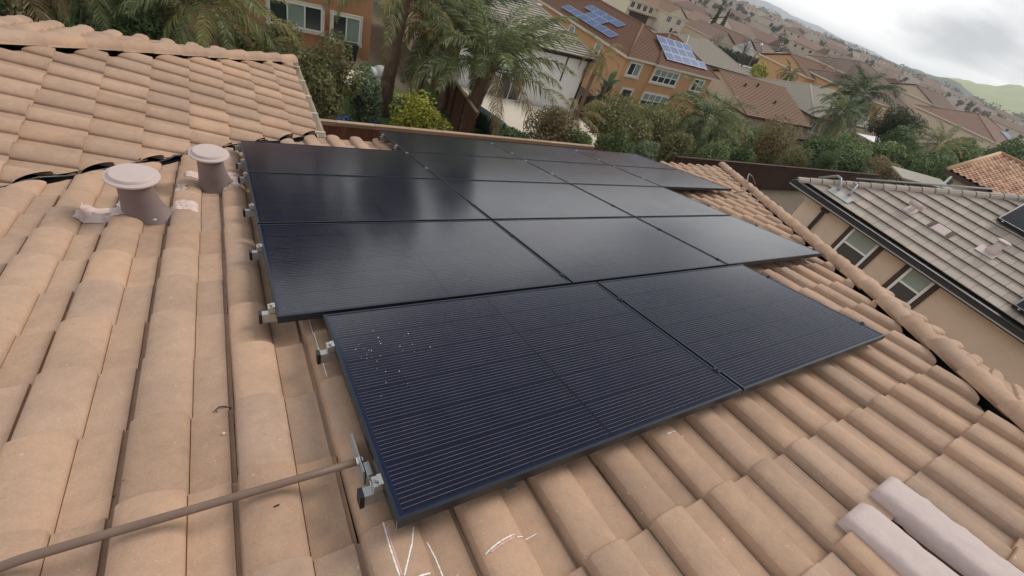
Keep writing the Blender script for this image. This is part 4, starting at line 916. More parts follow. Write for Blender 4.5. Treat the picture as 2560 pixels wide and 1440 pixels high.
# white house with grey ribbed roof
zg = ground(20, 29.5) + .1
t, ro = hse('white_house', 'white stucco house with grey ribbed roof behind the palms', 12.6, 25.0, 29.8, 40, zg, zg + 4.15, R(22), 'hip', 'whitewall', 'greyroof', oh=.55, n=22, fascia='fascia', lift=.07)
win(t, 'front', 17.2, zg + .15, 2.1, 2.0, cols=2, panes=('screen', 'screen'), frame_m='white', trim='iron', tw=.05, fw=.07, dep=.06, name='patio_door')
win(t, 'front', 21.4, zg + 1.0, 1.5, 1.1, cols=2, panes=('screen', 'blind'), trim='iron', tw=.05, fw=.07, dep=.06)
win(t, 'front', 13.4, zg + 1.2, 1.6, .9, cols=2, panes=('screen', 'screen'), trim='iron', tw=.06, fw=.07, dep=.06)
b = MB(); b.box(24.86, 25.02, 29.74, 29.79, zg, zg + 4.0); b.box(22.8, 22.9, 29.74, 29.79, zg + 2, zg + 4.0); o = b.build('downspout', M['iron'], t); o.location = -t.location
b = MB(); b.tube([(16.1, 29.75, zg + 1.6), (16.1, 29.68, zg + 1.62)], .24, 16); tag(b.build('wall_clock', M['galv']), 'round grey dish on the white house wall beside the patio door', 'dish')
b = MB(); b.box(25.3, 27.6, 29.2, 29.3, zg - .3, zg + 1.9)
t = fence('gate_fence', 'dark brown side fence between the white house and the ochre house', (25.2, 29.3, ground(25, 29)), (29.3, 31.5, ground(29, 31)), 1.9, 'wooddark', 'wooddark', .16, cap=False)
# ochre house with two solar arrays
zg = ground(42, 36) + .1; ze = CAMZ - .195 * 36
t, ro = hse('ochre_house', 'ochre two storey house with red tile roof and blue solar arrays', 38.9, 48.5, 36, 44.4, zg, ze, R(25), 'hip', 'orange2', 'terra', n=24, lift=.06)
hx, hy = 43.7, 40.2
b = MB(); b.box(34.8 - hx, 43.9 - hx, 36.25 - hy, 54 - hy, -.6, ze - zg - .02); b.build('wall', M['orange2'], t)
ro2, _ = roof_shape(t, 34.8 - hx, 43.9 - hx, 36.25 - hy, 54 - hy, ze - zg + .003, R(24), 'hip', 'terra', .5, 26, True, 'trim', .06)
for (a, z, w, h, c, r, pn) in ((35.5, zg + 3.5, 1.7, 1.25, 2, 1, ('screen', 'blind')), (39.0, zg + 3.45, 3.9, 1.35, 4, 2, ('screen', 'blind')), (45.6, zg + 3.4, 1.8, 1.3, 2, 1, ('screen', 'blind')), (39.0, zg + .75, 4.0, 1.5, 4, 2, ('screen', 'blind')), (36.0, zg + .1, 1.5, 2.1, 1, 1, ('screen',))):
    fy = (36 if a > 38 else 36.25) - hy - .02
    w_ = window(t, (a - hx, fy, z - zg), (1, 0, 0), w, h, cols=c, rows=r, panes=pn, trim='trim', tw=.14, sill=True, fw=.09, dep=.08)
for a in (41.5, 47.0):
    window(t, (34.8 - hx - .01, a - hy, ze - 1.9 - zg), (0, -1, 0), 1.0, 1.35, cols=1, rows=2, panes=('screen', 'blind'), trim='trim', tw=.12, fw=.08, dep=.06)
def array(label, org, ax, ay, pat, w, h, gapx=.05):
    org, ax, ay = Vector(org), Vector(ax).normalized(), Vector(ay).normalized(); nn = ax.cross(ay).normalized(); nn = nn if nn.z > 0 else -nn
    t = thing('solar_array', label, 'solar array', org)
    for j, row in enumerate(pat):
        for i, ch in enumerate(row):
            if ch != '#': continue
            o = ax * (i * (w + gapx)) + ay * (j * (h + gapx)) + nn * .14
            b = MB(); b.obox(o, ax * w, ay * h, nn * .05); p = b.build('array_module', M['solarline'], t)
            g = MB(); g.obox(o + ax * .05 + ay * .05 + nn * .051, ax * (w - .1), ay * (h - .1), nn * .004); g.build('glass', M['solarfar'], p)
    return t
tp = math.tan(R(25))
array('rectangular blue solar array of twelve panels and one more on the red tile roof', (40.2, 35.5 + .75, ze + .75 * tp + .02), (1, 0, 0), (0, 1, tp), ['#####', '####.', '####.'], 1.32, 1.06)
tp2 = math.tan(R(24))
array('branching blue solar array on the left red tile roof', (34.3 + .6, 50.0, ze + .6 * tp2 + .02), (0, -1, 0), (1, 0, tp2), ['######', '..##..', '.####.'], 1.65, 1.0)
# long low house with red brown ribbed roof
zg = ground(62, 33) + .1; ze = CAMZ - 9.5
t, ro = hse('brown_roof_house', 'low beige house with large red brown ribbed roof', 54.5, 69.6, 33.4, 46.6, ze - 2.9, ze, R(20.5), 'gx', 'stuccoB', 'brownroof', n=26, fascia='brown', lift=.07)
for a in (64.2, 66.6): win(t, 'front', a, ze - 2.0, 1.3, 1.3, cols=2, panes=('screen',), trim='brown', tw=.1)
for x, y in ((58, 38), (61.5, 38.6), (63.2, 36.0)):
    b = MB(); z = ze + (y - 32.9) * math.tan(R(20.5)); b.lathe([(.12, -.1), (.12, .35), (.2, .36), (.2, .42), (.02, .45)], 10, (x - t.location.x, y - t.location.y, z - t.location.z)); b.build('roof_vent', M['brown'], t, True)
# grey ribbed roof house right of it
ze = CAMZ - 8.33
t, ro = hse('grey_roof_house', 'low house with wide grey ribbed roof right of the red brown roof', 71.2, 93, 34.5, 47.5, ze - 2.9, ze, R(20.5), 'hip', 'stuccoB', 'greyroof', n=26, fascia='brown', lift=.07)
win(t, 'front', 72.0, ze - 2.1, 2.0, 1.4, cols=3, panes=('screen', 'blind'), trim='trim', tw=.1)
b = MB(); b.box(86, 103, 29, 34, ze - 1.1, ze - .95); tag(b.build('patio_roof', M['awning']), 'long white patio roof in front of the grey ribbed roof house', 'patio cover')
t, ro = hse('grey_roof_house', 'grey ribbed roof wing peeping over the red brown roof ridge', 57, 74, 49, 60, ze - 3.0, ze + .3, R(19), 'hip', 'stuccoB', 'greyroof', n=22, fascia='brown', lift=.07)
# ochre two storey house behind the grey roof
y0 = 56.0; ze = CAMZ - .118 * y0
t, ro = hse('ochre_gable_house', 'ochre two storey house with red roof behind the grey ribbed roof', 103, 121, y0, 68, ze - 5.5, ze, R(19), 'gx', 'orange2', 'terra', n=20)
win(t, 'front', 108.2, ze - 2.0, 1.6, 1.4, cols=2, panes=('screen', 'blind'), trim='trim', tw=.14)
win(t, 'left', 64, ze - 2.0, 1.6, 1.4, cols=2, panes=('screen', 'blind'), trim='trim', tw=.14)
y0 = 44.0; ze = CAMZ - .130 * y0
t, ro = hse('ochre_house_far', 'ochre house with wide brown roof behind the dark pine', 106, 128, y0, 58, ze - 5.5, ze, R(19), 'hip', 'orange2', 'tanroof', n=20)
win(t, 'front', 112.4, ze - 2.2, 1.6, 1.4, cols=2, panes=('screen', 'blind'), trim='trim', tw=.14); win(t, 'front', 118.5, ze - 2.4, 2.6, 1.4, cols=4, panes=('screen', 'blind'), trim='trim', tw=.14)
# orange barrel roof with pale wall, seen over the grey neighbour roof
bx, by = 31.0, 7.3; 
t = thing('barrel_roof_house', 'small pale house with orange barrel tile roof beyond the grey roof', 'house', (38, 5, 0))
zeb = CAMZ - 2.86; pb = R(13); SL = 5.3; xr = -7.0 + SL * math.cos(pb); zr = zeb + SL * math.sin(pb)
b = MB(); b.box(-6.5, 3.2, -9, 1.9, 0, zeb - .02); b.build('wall', M['creamwall'], t)
for yy in (1.9, -9): b = MB(); b.prism([(-6.5, yy, zeb - .02), (3.2, yy, zeb - .02), (xr, yy, zr - .12)], (0, -.02, 0)); b.build('gable', M['creamwall'], t)
b = MB(); b.box(-7.0, -6.88, -9.4, 2.4, zeb - .24, zeb - .05); b.box(-6.88, -6.5, -9.4, 2.4, zeb - .24, zeb - .19); b.build('eave_board', M['brown'], t)
BRF = frame(Vector((-7.0, 2.4, zeb)), Vector((0, -1, 0)), Vector((-math.cos(pb), 0, -math.sin(pb))), Vector((-math.sin(pb), 0, math.cos(pb))))
dk = MB(); dk.prism([(0, 0, -.05), (11.8, 0, -.05), (11.8, -SL, -.05), (0, -SL, -.05)], (0, 0, -.08)); dko = dk.build('roof_slope', M['under'], t); dko.matrix_basis = BRF
bt = tile_geo(XS_LO, rows=False)
TILE_B = bt.mesh('tile', M['terraB'], True); sharpen(TILE_B)
_tm = TILE_ME; TILE_ME = TILE_B; _tl = TILE; TILE = bt
tile_slope(dko, Matrix.Translation((38, 5, 0)) @ BRF, [(1, 0, -.0), (-1, 0, 11.8), (0, 1, SL)], 0.06, 0, range(0, 39), range(-15, 1), 0, (250, lambda u, v: False), m=M['terraB'])
TILE_ME = _tm; TILE = _tl
for a_, b_ in (((0, .05, .05), (0, -SL, .05)), ((0, -SL, .06), (11.8, -SL, .06))): rb = MB(); rb.tube([a_, b_], .11, 8); rb.build('ridge_cap', M['terraB'], dko, True)
fa = MB(); fa.prism([(xr, 2.4, zr - .05), (xr, -9.4, zr - .05), (3.6, -9.4, zeb - .05), (3.6, 2.4, zeb - .05)], (0, 0, -.08)); fa.build('rear_slope', M['terraB'], t)
b = MB(); b.box(-7.06, -6.96, 2.0, 2.1, 0, zeb - .2); b.box(-7.2, -6.95, 1.2, 2.2, zeb - .75, zeb - .62); b.build('downspout', M['white'], t)
pz = CAMZ - .455 * 8.4; t = thing('garden_shelter', 'pale grey flat roofed garden shelter beyond the grey neighbour roof', 'shelter', (32, 8.4, 0))
b = MB(); b.prism([(-3.0, -.3, pz - .05), (4.0, -.9, pz - .30), (4.8, .3, pz - .2), (-2.4, .7, pz + .10)], (0, 0, -.07)); b.build('roof_sheet', M['greyroof'], t)
b = MB(); b.prism([(-3.0, -.3, pz - .124), (4.0, -.9, pz - .374), (4.0, -.94, pz - .374), (-3.04, -.34, pz - .124)], (0, 0, -.18)); b.build('edge_beam', M['brown'], t)
for x, y in ((-2.7, -.1), (3.9, -.7), (4.4, .2), (-2.2, .5)):
    b = MB(); b.box(x - .06, x + .06, y - .06, y + .06, 0, pz - .3); b.build('post', M['brown'], t)
b = MB(); b.box(18, 36, 5.9, 6.5, CAMZ - 3.15, CAMZ - 3.02)
# ------------------------------------------------------------------ plants
def foliage(name, blobs, n, size, m, parent, rng, flat=.35, asp=.45, zmin=None):
    """leaf shaped faces spread through lumps; every lump has its own tone"""
    B = np.array(blobs, float); w = B[:, 3] * B[:, 4] * B[:, 5]; w = w ** .7; w /= w.sum(); idx = rng.choice(len(B), n, p=w)
    d = rng.normal(size=(n, 3)); d /= np.linalg.norm(d, axis=1)[:, None]; rad = .55 + .5 * rng.random(n) ** .6
    P = B[idx, :3] + d * B[idx, 3:6] * rad[:, None]
    nrm = d * .8 + rng.normal(size=(n, 3)) * .7 + np.array([0, 0, flat]); nrm /= np.linalg.norm(nrm, axis=1)[:, None]
    t = np.cross(nrm, rng.normal(size=(n, 3))); t /= np.linalg.norm(t, axis=1)[:, None] + 1e-9; b = np.cross(nrm, t)
    s = size * (.6 + .8 * rng.random(n))[:, None]; bend = nrm * s * .18
    V = np.stack([P - t * s, P + b * s * asp - bend * 0, P + t * s - bend, P - b * s * asp], 1).reshape(-1, 3)
    if zmin is not None: V[:, 2] = np.maximum(V[:, 2], zmin)
    F = np.arange(4 * n).reshape(n, 4); bt = rng.random(len(B)); tint = np.clip(bt[idx] * .55 + rng.random(n) * .45, 0, .99)
    return link(name, np_mesh(name, V, F, m, tint), parent)
def lumps(rng, rx, ry, rz, k, zc, rel=.42):
    out = []
    for _ in range(k):
        d = rng.normal(size=3); d /= np.linalg.norm(d); r = rng.random() ** .4 * .72
        f = rel * (.7 + .6 * rng.random()); out.append((d[0] * rx * r, d[1] * ry * r, zc + d[2] * rz * r, rx * f, ry * f, rz * f))
    return out
SEED = [100]
def shrub(name, label, x, y, rx, ry, h, m, n=5200, size=.075, k=16, z=None, group=None, cat='shrub', stem='branch', rel=.42, asp=.45):
    SEED[0] += 1; rng = np.random.default_rng(SEED[0]); zg = ground(x, y) if z is None else z; t = thing(name, label, cat, (x, y, zg), group=group)
    foliage('foliage', lumps(rng, rx, ry, h * .5, k, h * .52, rel), n, size, M[m], t, rng, asp=asp, zmin=.02)
    b = MB()
    for i in range(5): a = i * 1.3 + SEED[0]; b.tube([(.1 * math.cos(a), .1 * math.sin(a), -.1), (rx * .3 * math.cos(a), ry * .3 * math.sin(a), h * .4), (rx * .55 * math.cos(a), ry * .55 * math.sin(a), h * .7)], [.05, .035, .012], 5)
    b.build('stem', M[stem], t); return t
def frond_mesh(name, Ln, droop, m, pairs, ll, seed, width=.018, curl=.5, up0=0.):
    rng = np.random.default_rng(seed); n = 14; pts = [Vector((0, 0, 0))]; tang = []
    for i in range(n):
        s = (i + .5) / n; a = up0 - droop * s ** 1.25; d = Vector((math.cos(a), .06 * math.sin(seed + s * 2), math.sin(a))); tang.append(d); pts.append(pts[-1] + d * Ln / n)
    mb = MB(); mb.tube(pts, [max(.004, .028 * (1 - i / (n + 1)) * Ln / 3.4) for i in range(n + 1)], 4, cap=False); tint = [.15] * len(mb.f)
    for i in range(pairs):
        s = .16 + .84 * (i + .5) / pairs; f = s * n; k = min(int(f), n - 1); p = pts[k].lerp(pts[k + 1], f - k); d = tang[k].normalized()
        side0 = Vector((0, 1, 0)); upv = side0.cross(d) * -1; upv = d.cross(side0) ; upv = upv if upv.z > 0 else -upv
        l0 = ll * (math.sin(math.pi * min(1, .12 + s * .86)) ** .55) * Ln / 3.4
        for sg in (-1, 1):
            for _ in range(1):
                el = rng.uniform(-.45, .55); fw = rng.uniform(.35, .75) + s * .5; side = (side0 * sg * math.cos(el) + upv * math.sin(el) + d * fw).normalized(); l = l0 * rng.uniform(.8, 1.12)
                mid = p + side * l * .5 + Vector((0, 0, -.06 * l)); tip = p + side * l * .92 + Vector((0, 0, -l * curl * rng.uniform(.7, 1.2))); w = width * Ln / 3.4; wv = (d * .8 + upv * rng.uniform(-.4, .4)).normalized()
                mb.add([p - wv * w * .5, p + wv * w * .5, mid + wv * w, mid - wv * w, tip], [(0, 1, 2, 3), (3, 2, 4)]); q = rng.random() * .95; tint += [q, q]
    return mb.mesh(name, M[m], False, tint)
FV = [frond_mesh('frond', 3.4, dr, 'frond', 66, .62, 11 + i, .023, up0=u) for i, (dr, u) in enumerate(((1.0, .1), (1.5, .15), (1.9, .2), (1.3, .05)))]
FO = [frond_mesh('frond', 3.4, dr, 'frondold', 70, .52, 31 + i, .022, curl=.7) for i, dr in enumerate((1.3, 1.8))]
FY = [frond_mesh('frond', 3.4, dr, 'frondy', 70, .58, 41 + i, .023) for i, dr in enumerate((1.2, 1.7))]
FD = [frond_mesh('frond', 3.4, dr, 'frondd', 76, .62, 51 + i, .026) for i, dr in enumerate((1.1, 1.6, 2.0))]
def palm(label, x, y, zt, rt, n, Ln, kinds, lean=(0, 0), name='palm_tree', boots=110, group=None, lowest=-35, high=78, zb=None, seed=0, bootr=1.0):
    zg = ground(x, y) if zb is None else zb; t = thing(name, label, 'palm tree', (x, y, zg), group=group); rnd = random.Random(seed + int(x * 10)); H = zt - zg
    cv = lambda f: Vector((lean[0] * f * f, lean[1] * f * f, H * f))
    b = MB(); N0 = 12; b.tube([cv(i / N0) - Vector((0, 0, .2 if i == 0 else 0)) for i in range(N0 + 1)], [rt * (1.12 - .25 * i / N0 + .05 * rnd.uniform(-1, 1)) for i in range(N0 + 1)], 10)
    b.build('trunk', M['bark'], t, True)
    if boots:
        b = MB()
        for i in range(boots):
            f = rnd.random() ** .8; c = cv(f); a = rnd.random() * 6.283; r = rt * (1.1 - .25 * f); d = Vector((math.cos(a), math.sin(a), 0)); s = Vector((-d.y, d.x, 0)); l = rnd.uniform(.18, .42) * bootr; w = rnd.uniform(.03, .07); o = rnd.uniform(.04, .13) * bootr
            p = c + d * r * .92; q = p + Vector((0, 0, l)) + d * o; b.add([p - s * w * 1.4, p + s * w * 1.4, q + s * w * .4, q - s * w * .4, p + d * .03 - s * w, p + d * .03 + s * w], [(0, 1, 2, 3), (4, 5, 2, 3), (0, 4, 3), (1, 2, 5)])
        b.build('leaf_bases', M['bark'], t)
    top = cv(1)
    for i in range(n):
        f = (i + .5) / n; el = R(high + (lowest - high) * f ** .9 + rnd.uniform(-7, 7)); az = i * 2.39996 + rnd.uniform(-.25, .25)
        me = rnd.choice(kinds if f < .82 else (kinds + FO if kinds is not FD else FD)); sc = Ln / 3.4 * rnd.uniform(.85, 1.1)
        link('frond', me, t, Matrix.Translation(top + Vector((math.cos(az), math.sin(az), 0)) * rt * .6) @ Matrix.Rotation(az, 4, 'Z') @ Matrix.Rotation(-el, 4, 'Y') @ Matrix.Rotation(rnd.uniform(-.4, .4), 4, 'X') @ Matrix.Scale(sc, 4))
    return t
palm('shaggy palm tree with long curved trunk nearest the burnt orange house', 6.45, 20.5, 4.5, .27, 30, 3.4, FV + FY, (.35, .1), boots=240, seed=1, lowest=-6)
palm('shaggy palm tree with thick peeling trunk right behind the back fence', 10.1, 19.0, 2.9, .30, 34, 4.2, [FV[0], FV[3]], (.55, .1), boots=260, seed=2, lowest=8, bootr=1.35)
palm('darker palm tree between the two shaggy palms', 10.6, 23.2, 3.9, .22, 26, 3.6, FV + FD, (.1, 0), boots=60, seed=3, lowest=-50)
palm('palm tree with drooping yellow fronds in the middle of the palm group', 8.7, 22.3, 3.4, .2, 26, 3.3, FV + FY + FO, (.1, 0), boots=60, seed=4, lowest=-55)
palm('large drooping palm tree over the dark back fence', 28.9, 19.2, 2.0, .2, 36, 3.6, FD + FV, (-.9, .2), boots=50, seed=5, lowest=-45)
palm('small dry palm beside the ochre house wall', 25.2, 29.0, 2.4, .16, 16, 2.3, FY + FO, (0, 0), boots=20, seed=6, lowest=-55)
palm('broad dark palm in front of the far ochre houses', 62, 27, 5.3, .25, 36, 4.3, FD, (0, 0), boots=20, seed=7, lowest=-45)
palm('dark palm standing before the grey ribbed roof', 55.3, 24.5, 3.2, .22, 34, 3.3, FD + FV, (.2, 0), boots=20, seed=8, lowest=-45)
palm('green feather palm rising over the wing roof ridge', -.1, 19.4, 3.2, .16, 26, 2.8, FV + FY, (0, 0), boots=20, seed=9, lowest=-30, high=85)
palm('dry tangled palm left of the green feather palm', -2.6, 22.0, 2.9, .2, 38, 3.2, FO + FV, (0, 0), boots=20, seed=10, lowest=-60)
palm('dark palm at the far upper left behind the wing', -5.0, 21.5, 3.2, .2, 34, 3.2, FD + FO, (0, 0), boots=20, seed=12, lowest=-50)
palm('low palm clump left of the framed window', 1.5, 21.0, .9, .14, 18, 2.0, FY + FO, (0, 0), boots=10, seed=13, lowest=-40)
palm('young yellowish palm frond clump drooping over the back fence bushes', 14.9, 17.3, 2.0, .1, 12, 2.0, FY + FO, (0, 0), boots=5, seed=14, lowest=-60)
palm('small palm far off beside the road', 95, 55, 1.6, .25, 18, 3.0, FD, boots=0, seed=15, lowest=-45)
shrub('dense_shrub', 'dense brown green shrub beside the wing gutter', 3.3, 17.6, 1.35, 1.2, 3.4, 'leafA', 9000, .07)
shrub('dense_shrub', 'dark olive shrub below the three pane window', 2.3, 24, 1.5, 1.3, 3.0, 'leafA', 6000, .08)
shrub('dense_shrub', 'dark shrub between the wing gutter and the lawn', 1.6, 19.6, 1.3, 1.2, 3.0, 'leafA', 6000, .08)
shrub('sage_shrub', 'pale sage green shrub in front of the lawn', 4.85, 18.2, .75, .7, 2.6, 'leafD', 3800, .085)
shrub('sage_shrub', 'small sage shrub right of the shaggy palm trunk', 6.9, 18.4, .7, .6, 1.9, 'leafD', 2600, .08)
shrub('citrus_bush', 'bright yellow green citrus bush behind the back fence', 6.5, 15.9, 1.25, 1.0, 2.55, 'leafC', 5200, .07, cat='bush')
shrub('dry_shrub', 'dry brown vine covered shrub right of the pale patio', 13.1, 16.4, 1.9, 1.1, 2.9, 'leafE', 6500, .07)
shrub('dense_shrub', 'green shrub with dark gaps under the dry vine', 14.2, 15.7, 1.3, .8, 2.2, 'leafF', 4200, .07)
shrub('olive_bush', 'rounded olive green bush left of the drooping palm', 18.6, 18.0, 2.4, 1.6, 3.8, 'leafA', 11000, .085, cat='bush')
shrub('olive_bush', 'wide olive green bush below the ochre house windows', 25.6, 21.2, 3.2, 1.8, 4.2, 'leafA', 11000, .10, cat='bush')
shrub('leafy_bush', 'low light green bush at the end of the capped fence', 18.6, 15.4, 1.2, .8, 2.3, 'leafD', 3600, .085, cat='bush')
shrub('olive_bush', 'olive bush directly behind the drooping palm', 31.5, 20.5, 2.6, 1.8, 4.6, 'leafA', 8000, .11, cat='bush')
shrub('twiggy_shrub', 'brown twiggy shrub right of the drooping palm', 35.0, 18.2, 2.8, 1.8, 4.9, 'leafE', 6500, .085)
shrub('dark_bush', 'dark green bush behind the far hip corner', 40.3, 17, 3.2, 2, 4.2, 'leafB', 8500, .12, cat='bush')
shrub('dark_bush', 'green bush below the grey ribbed roof', 47, 18, 4.2, 2.2, 4.6, 'leafF', 9500, .13, cat='bush')
shrub('twiggy_shrub', 'low brown twiggy shrub above the grey neighbour roof', 49.0, 15.6, 3.2, 1.4, 3.0, 'leafE', 6000, .10)
shrub('dark_bush', 'dense green bush left of the fan palm', 57.5, 18, 4.4, 2.2, 5.0, 'leafF', 9000, .15, cat='bush')
shrub('dark_bush', 'dark bush behind the fan palm', 68, 22, 5.0, 2.4, 7.4, 'leafB', 9000, .18, cat='bush')
shrub('dark_bush', 'tall green bush behind the orange barrel roof apex', 74, 18, 5.5, 2.4, 7.0, 'leafF', 9500, .19, cat='bush')
shrub('dark_bush', 'tall dark bush at the right edge behind the orange barrel roof', 86, 17, 7, 2.4, 7.8, 'leafB', 9500, .21, cat='bush')
shrub('dark_bush', 'bush between the white patio roof and the dark pine', 62, 24, 4.4, 2.0, 4.4, 'leafF', 7500, .16, cat='bush')
shrub('dark_bush', 'round bush in front of the low ochre house windows', 84, 25, 5.5, 2.4, 6.2, 'leafB', 7500, .19, cat='bush')
palm('fan palm with stiff bright leaves behind the garden shelter', 66, 18.2, 3.9, .25, 24, 3.4, FV + FY, boots=30, seed=17, lowest=-35, high=85)
shrub('dense_shrub', 'dark leafy shrub at the far upper left corner', -6.4, 20.0, 2.0, 1.4, 4.6, 'leafB', 8000, .085)
shrub('dense_shrub', 'dark shrub under the dry tangled palm', -2.4, 20.2, 2.0, 1.3, 3.4, 'leafB', 8000, .085)
shrub('dense_shrub', 'shrub filling between the feather palm and the low clump', .6, 22.6, 1.6, 1.3, 3.2, 'leafF', 6000, .085)
shrub('olive_bush', 'olive bush between the rounded bush and the wide one', 22.0, 19.0, 2.4, 1.6, 3.7, 'leafA', 9000, .09, cat='bush')
shrub('olive_bush', 'tall olive bush under the red brown roof eave', 34.5, 22.0, 3.0, 1.8, 5.4, 'leafA', 9000, .11, cat='bush')
shrub('dark_bush', 'dark bush hugging the far end of the dark fence', 43.8, 15.6, 3.0, 1.2, 2.9, 'leafB', 6000, .11, cat='bush')
shrub('dark_bush', 'bush behind the brown twiggy shrub', 39.5, 21, 3.6, 2.0, 5.0, 'leafF', 8000, .13, cat='bush')
shrub('dark_bush', 'bush below the dark palm at the grey ribbed roof', 52, 22, 4.6, 2.0, 4.6, 'leafF', 9000, .14, cat='bush')
shrub('dark_bush', 'long bush behind the garden shelter', 58, 15.5, 5.0, 1.6, 4.2, 'leafB', 8000, .14, cat='bush')
for i, (x, h, r_, m_, lab) in enumerate(((10.6, 1.9, .8, 'leafB', 'low dark bush at the foot of the thick palm trunk'), (16.2, 2.6, 1.2, 'leafF', 'leafy bush right of the dry vine shrub'), (20.9, 2.9, 1.4, 'leafA', 'olive bush leaning over the left end of the dark fence'), (24.3, 2.9, 1.5, 'leafF', 'green bush leaning over the dark fence, left of the palm'), (27.2, 2.5, 1.3, 'leafB', 'dark bush at the foot of the drooping palm'), (33.2, 3.0, 1.7, 'leafA', 'olive bush leaning over the dark fence, right of the palm'), (38.2, 2.9, 1.7, 'leafB', 'dark bush leaning over the far part of the dark fence'))):
    shrub('fence_bush', lab, x, 15.3, r_, .8, h, m_, 4200, .08, cat='bush')
SEED[0] = 400; rng = np.random.default_rng(77)
t = thing('pine_tree', 'dark round pine in front of the wide brown roof', 'tree', (72, 25, ground(72, 25)))
foliage('crown', [(a[0], a[1], a[2] + 6.6, a[3], a[4], a[5]) for a in lumps(rng, 4.6, 3, 2.3, 18, 0)], 9000, .17, M['leafK'], t, rng, asp=.25)
b = MB(); b.tube([(0, 0, -.2), (.3, 0, 3), (.1, .1, 6)], [.32, .25, .12], 8); [b.tube([(.2, 0, 3.5), (2.4 * math.cos(a), 1.6 * math.sin(a), 6)], [.12, .04], 5) for a in (0, 1.3, 2.6, 3.9, 5.2)]; b.build('trunk', M['branch'], t)
t = thing('banana_plant', 'bushy plant with big dark leaves against the ochre house', 'plant', (27.6, 29.6, ground(27.6, 29.6))); rnd = random.Random(8)
for k in range(22):
    az = rnd.random() * 6.28; el = R(rnd.uniform(25, 80)); l = rnd.uniform(1.0, 1.9); z0 = rnd.uniform(.6, 3.4); b = MB(); d = Vector((math.cos(az), math.sin(az), 0)); s = Vector((-d.y, d.x, 0)); p = d * .1 + Vector((0, 0, z0)); prev = None
    for i in range(6):
        f = i / 5; e = el - 1.5 * f * f; w = .26 * math.sin(math.pi * (.08 + .9 * f)); q = [p - s * w + Vector((0, 0, .05)), p, p + s * w + Vector((0, 0, .05))]; o = len(b.v); b.v += [tuple(v) for v in q]
        if i: b.f += [(o - 3, o - 2, o + 1, o), (o - 2, o - 1, o + 2, o + 1)]
        p = p + (d * math.cos(e) + Vector((0, 0, math.sin(e)))) * l / 5
    b.build('leaf', M['frondd' if k % 4 else 'leafD'], t)
b = MB()
for k in range(4): b.tube([(rnd.uniform(-.3, .3), rnd.uniform(-.3, .3), -.1), (rnd.uniform(-.4, .4), rnd.uniform(-.4, .4), 3.2)], [.09, .06], 6)
b.build('stem', M['bark'], t)
for x, y, H, r_, lab in ((1.5, 47, 19, 4.2, 'left'), (7.5, 50, 22, 4.6, 'middle'), (14.5, 48, 19, 3.6, 'right'), (21, 47, 15, 3.0, 'shortest')):
    SEED[0] += 1; rng = np.random.default_rng(SEED[0]); t = thing('tall_tree', f'tall dark tree behind the burnt orange house, mirrored in panels, {lab}', 'tree', (x, y, ground(x, y)))
    foliage('crown', lumps(rng, r_, r_, H * .36, 16, H * .62), 5000, .32, M['leafB'], t, rng); b = MB(); b.tube([(0, 0, -.2), (.2, 0, H * .4), (0, .1, H * .8)], [.4, .3, .1], 8); b.build('trunk', M['branch'], t)
def bare(name, label, x, y, H, seed, m='branch', spread=.5, depth=5, group=None, r0=None, zb=None):
    rnd = random.Random(seed); zg = ground(x, y) if zb is None else zb; t = thing(name, label, 'tree', (x, y, zg), group=group); tr = MB(); br = MB()
    def grow(p, d, l, r, k):
        n = 3; q = p; pts = [p]; dd = d
        for i in range(n): dd = (dd + Vector((rnd.uniform(-1, 1), rnd.uniform(-1, 1), rnd.uniform(-.3, .6))) * .13).normalized(); q = q + dd * l / n; pts.append(q)
        (tr if k == 0 else br).tube(pts, [r, r * .85, r * .7, r * .58], 6 if k < 2 else 3, cap=False)
        if k >= depth: return
        for i in range(4 if k < 2 else 3):
            a = rnd.random() * 6.28; o = dd.orthogonal().normalized(); o = Matrix.Rotation(a, 3, dd) @ o
            grow(pts[rnd.choice((1, 2, 3, 3)) if k else rnd.choice((2, 3))], (dd + o * rnd.uniform(.35, .9) * spread * 1.4).normalized(), l * rnd.uniform(.62, .82), r * .52, k + 1)
    grow(Vector((0, 0, -.1)), Vector((0, 0, 1)), H * .30, r0 or H * .016, 0); tr.build('trunk', M[m], t); br.build('branches', M[m], t); return t
bare('bare_tree', 'tall bare tree against the bright sky', 111, 50, 16.5, 3, 'branchpale', .42)
bare('bare_tree', 'second bare tree against the sky, right of the tall one', 122, 48.5, 15.0, 5, 'branchpale', .5)
bare('bare_tree', 'grey bare tree left of the tall one behind the red roof', 118, 60, 12.5, 7, 'branch', .6)
bare('bare_tree', 'low spreading bare tree below the second skyline tree', 128, 54, 11.5, 9, 'branch', .7)
bare('bare_tree', 'brown bare tree left of the ochre gable house', 104, 72, 11, 13, 'branch', .6)
bare('bare_tree', 'slim bare street tree by the dark hedge', 133, 93.5, 9, 21, 'branch', .4)
bare('bare_tree', 'slim bare street tree further along the dark hedge', 158, 94, 9, 23, 'branch', .45)
bare('bare_tree', 'slim bare tree beside the street lamp', 147, 93.6, 7, 27, 'branch', .4)
bare('bare_tree', 'slim bare tree in front of the cream house', 118, 93.5, 8, 29, 'branch', .4)
bare('bare_shrub', 'tangle of bare twigs at the end of the capped fence', 15.6, 14.7, 2.2, 31, 'branch', 1.1, 5, r0=.05)
bare('bare_shrub', 'leafless twiggy shrub in front of the pale patio', 12.2, 15.3, 2.6, 33, 'branchpale', .8, 4, r0=.035)
bare('bare_shrub', 'tangle of bare twigs lying over the capped fence', 17.0, 14.9, 1.9, 35, 'branch', 1.2, 5, r0=.05)
bare('bare_shrub', 'reddish twiggy shrub by the grey neighbour roof corner', 36.5, 16.2, 3.6, 37, 'branch', .9, 5, r0=.06)
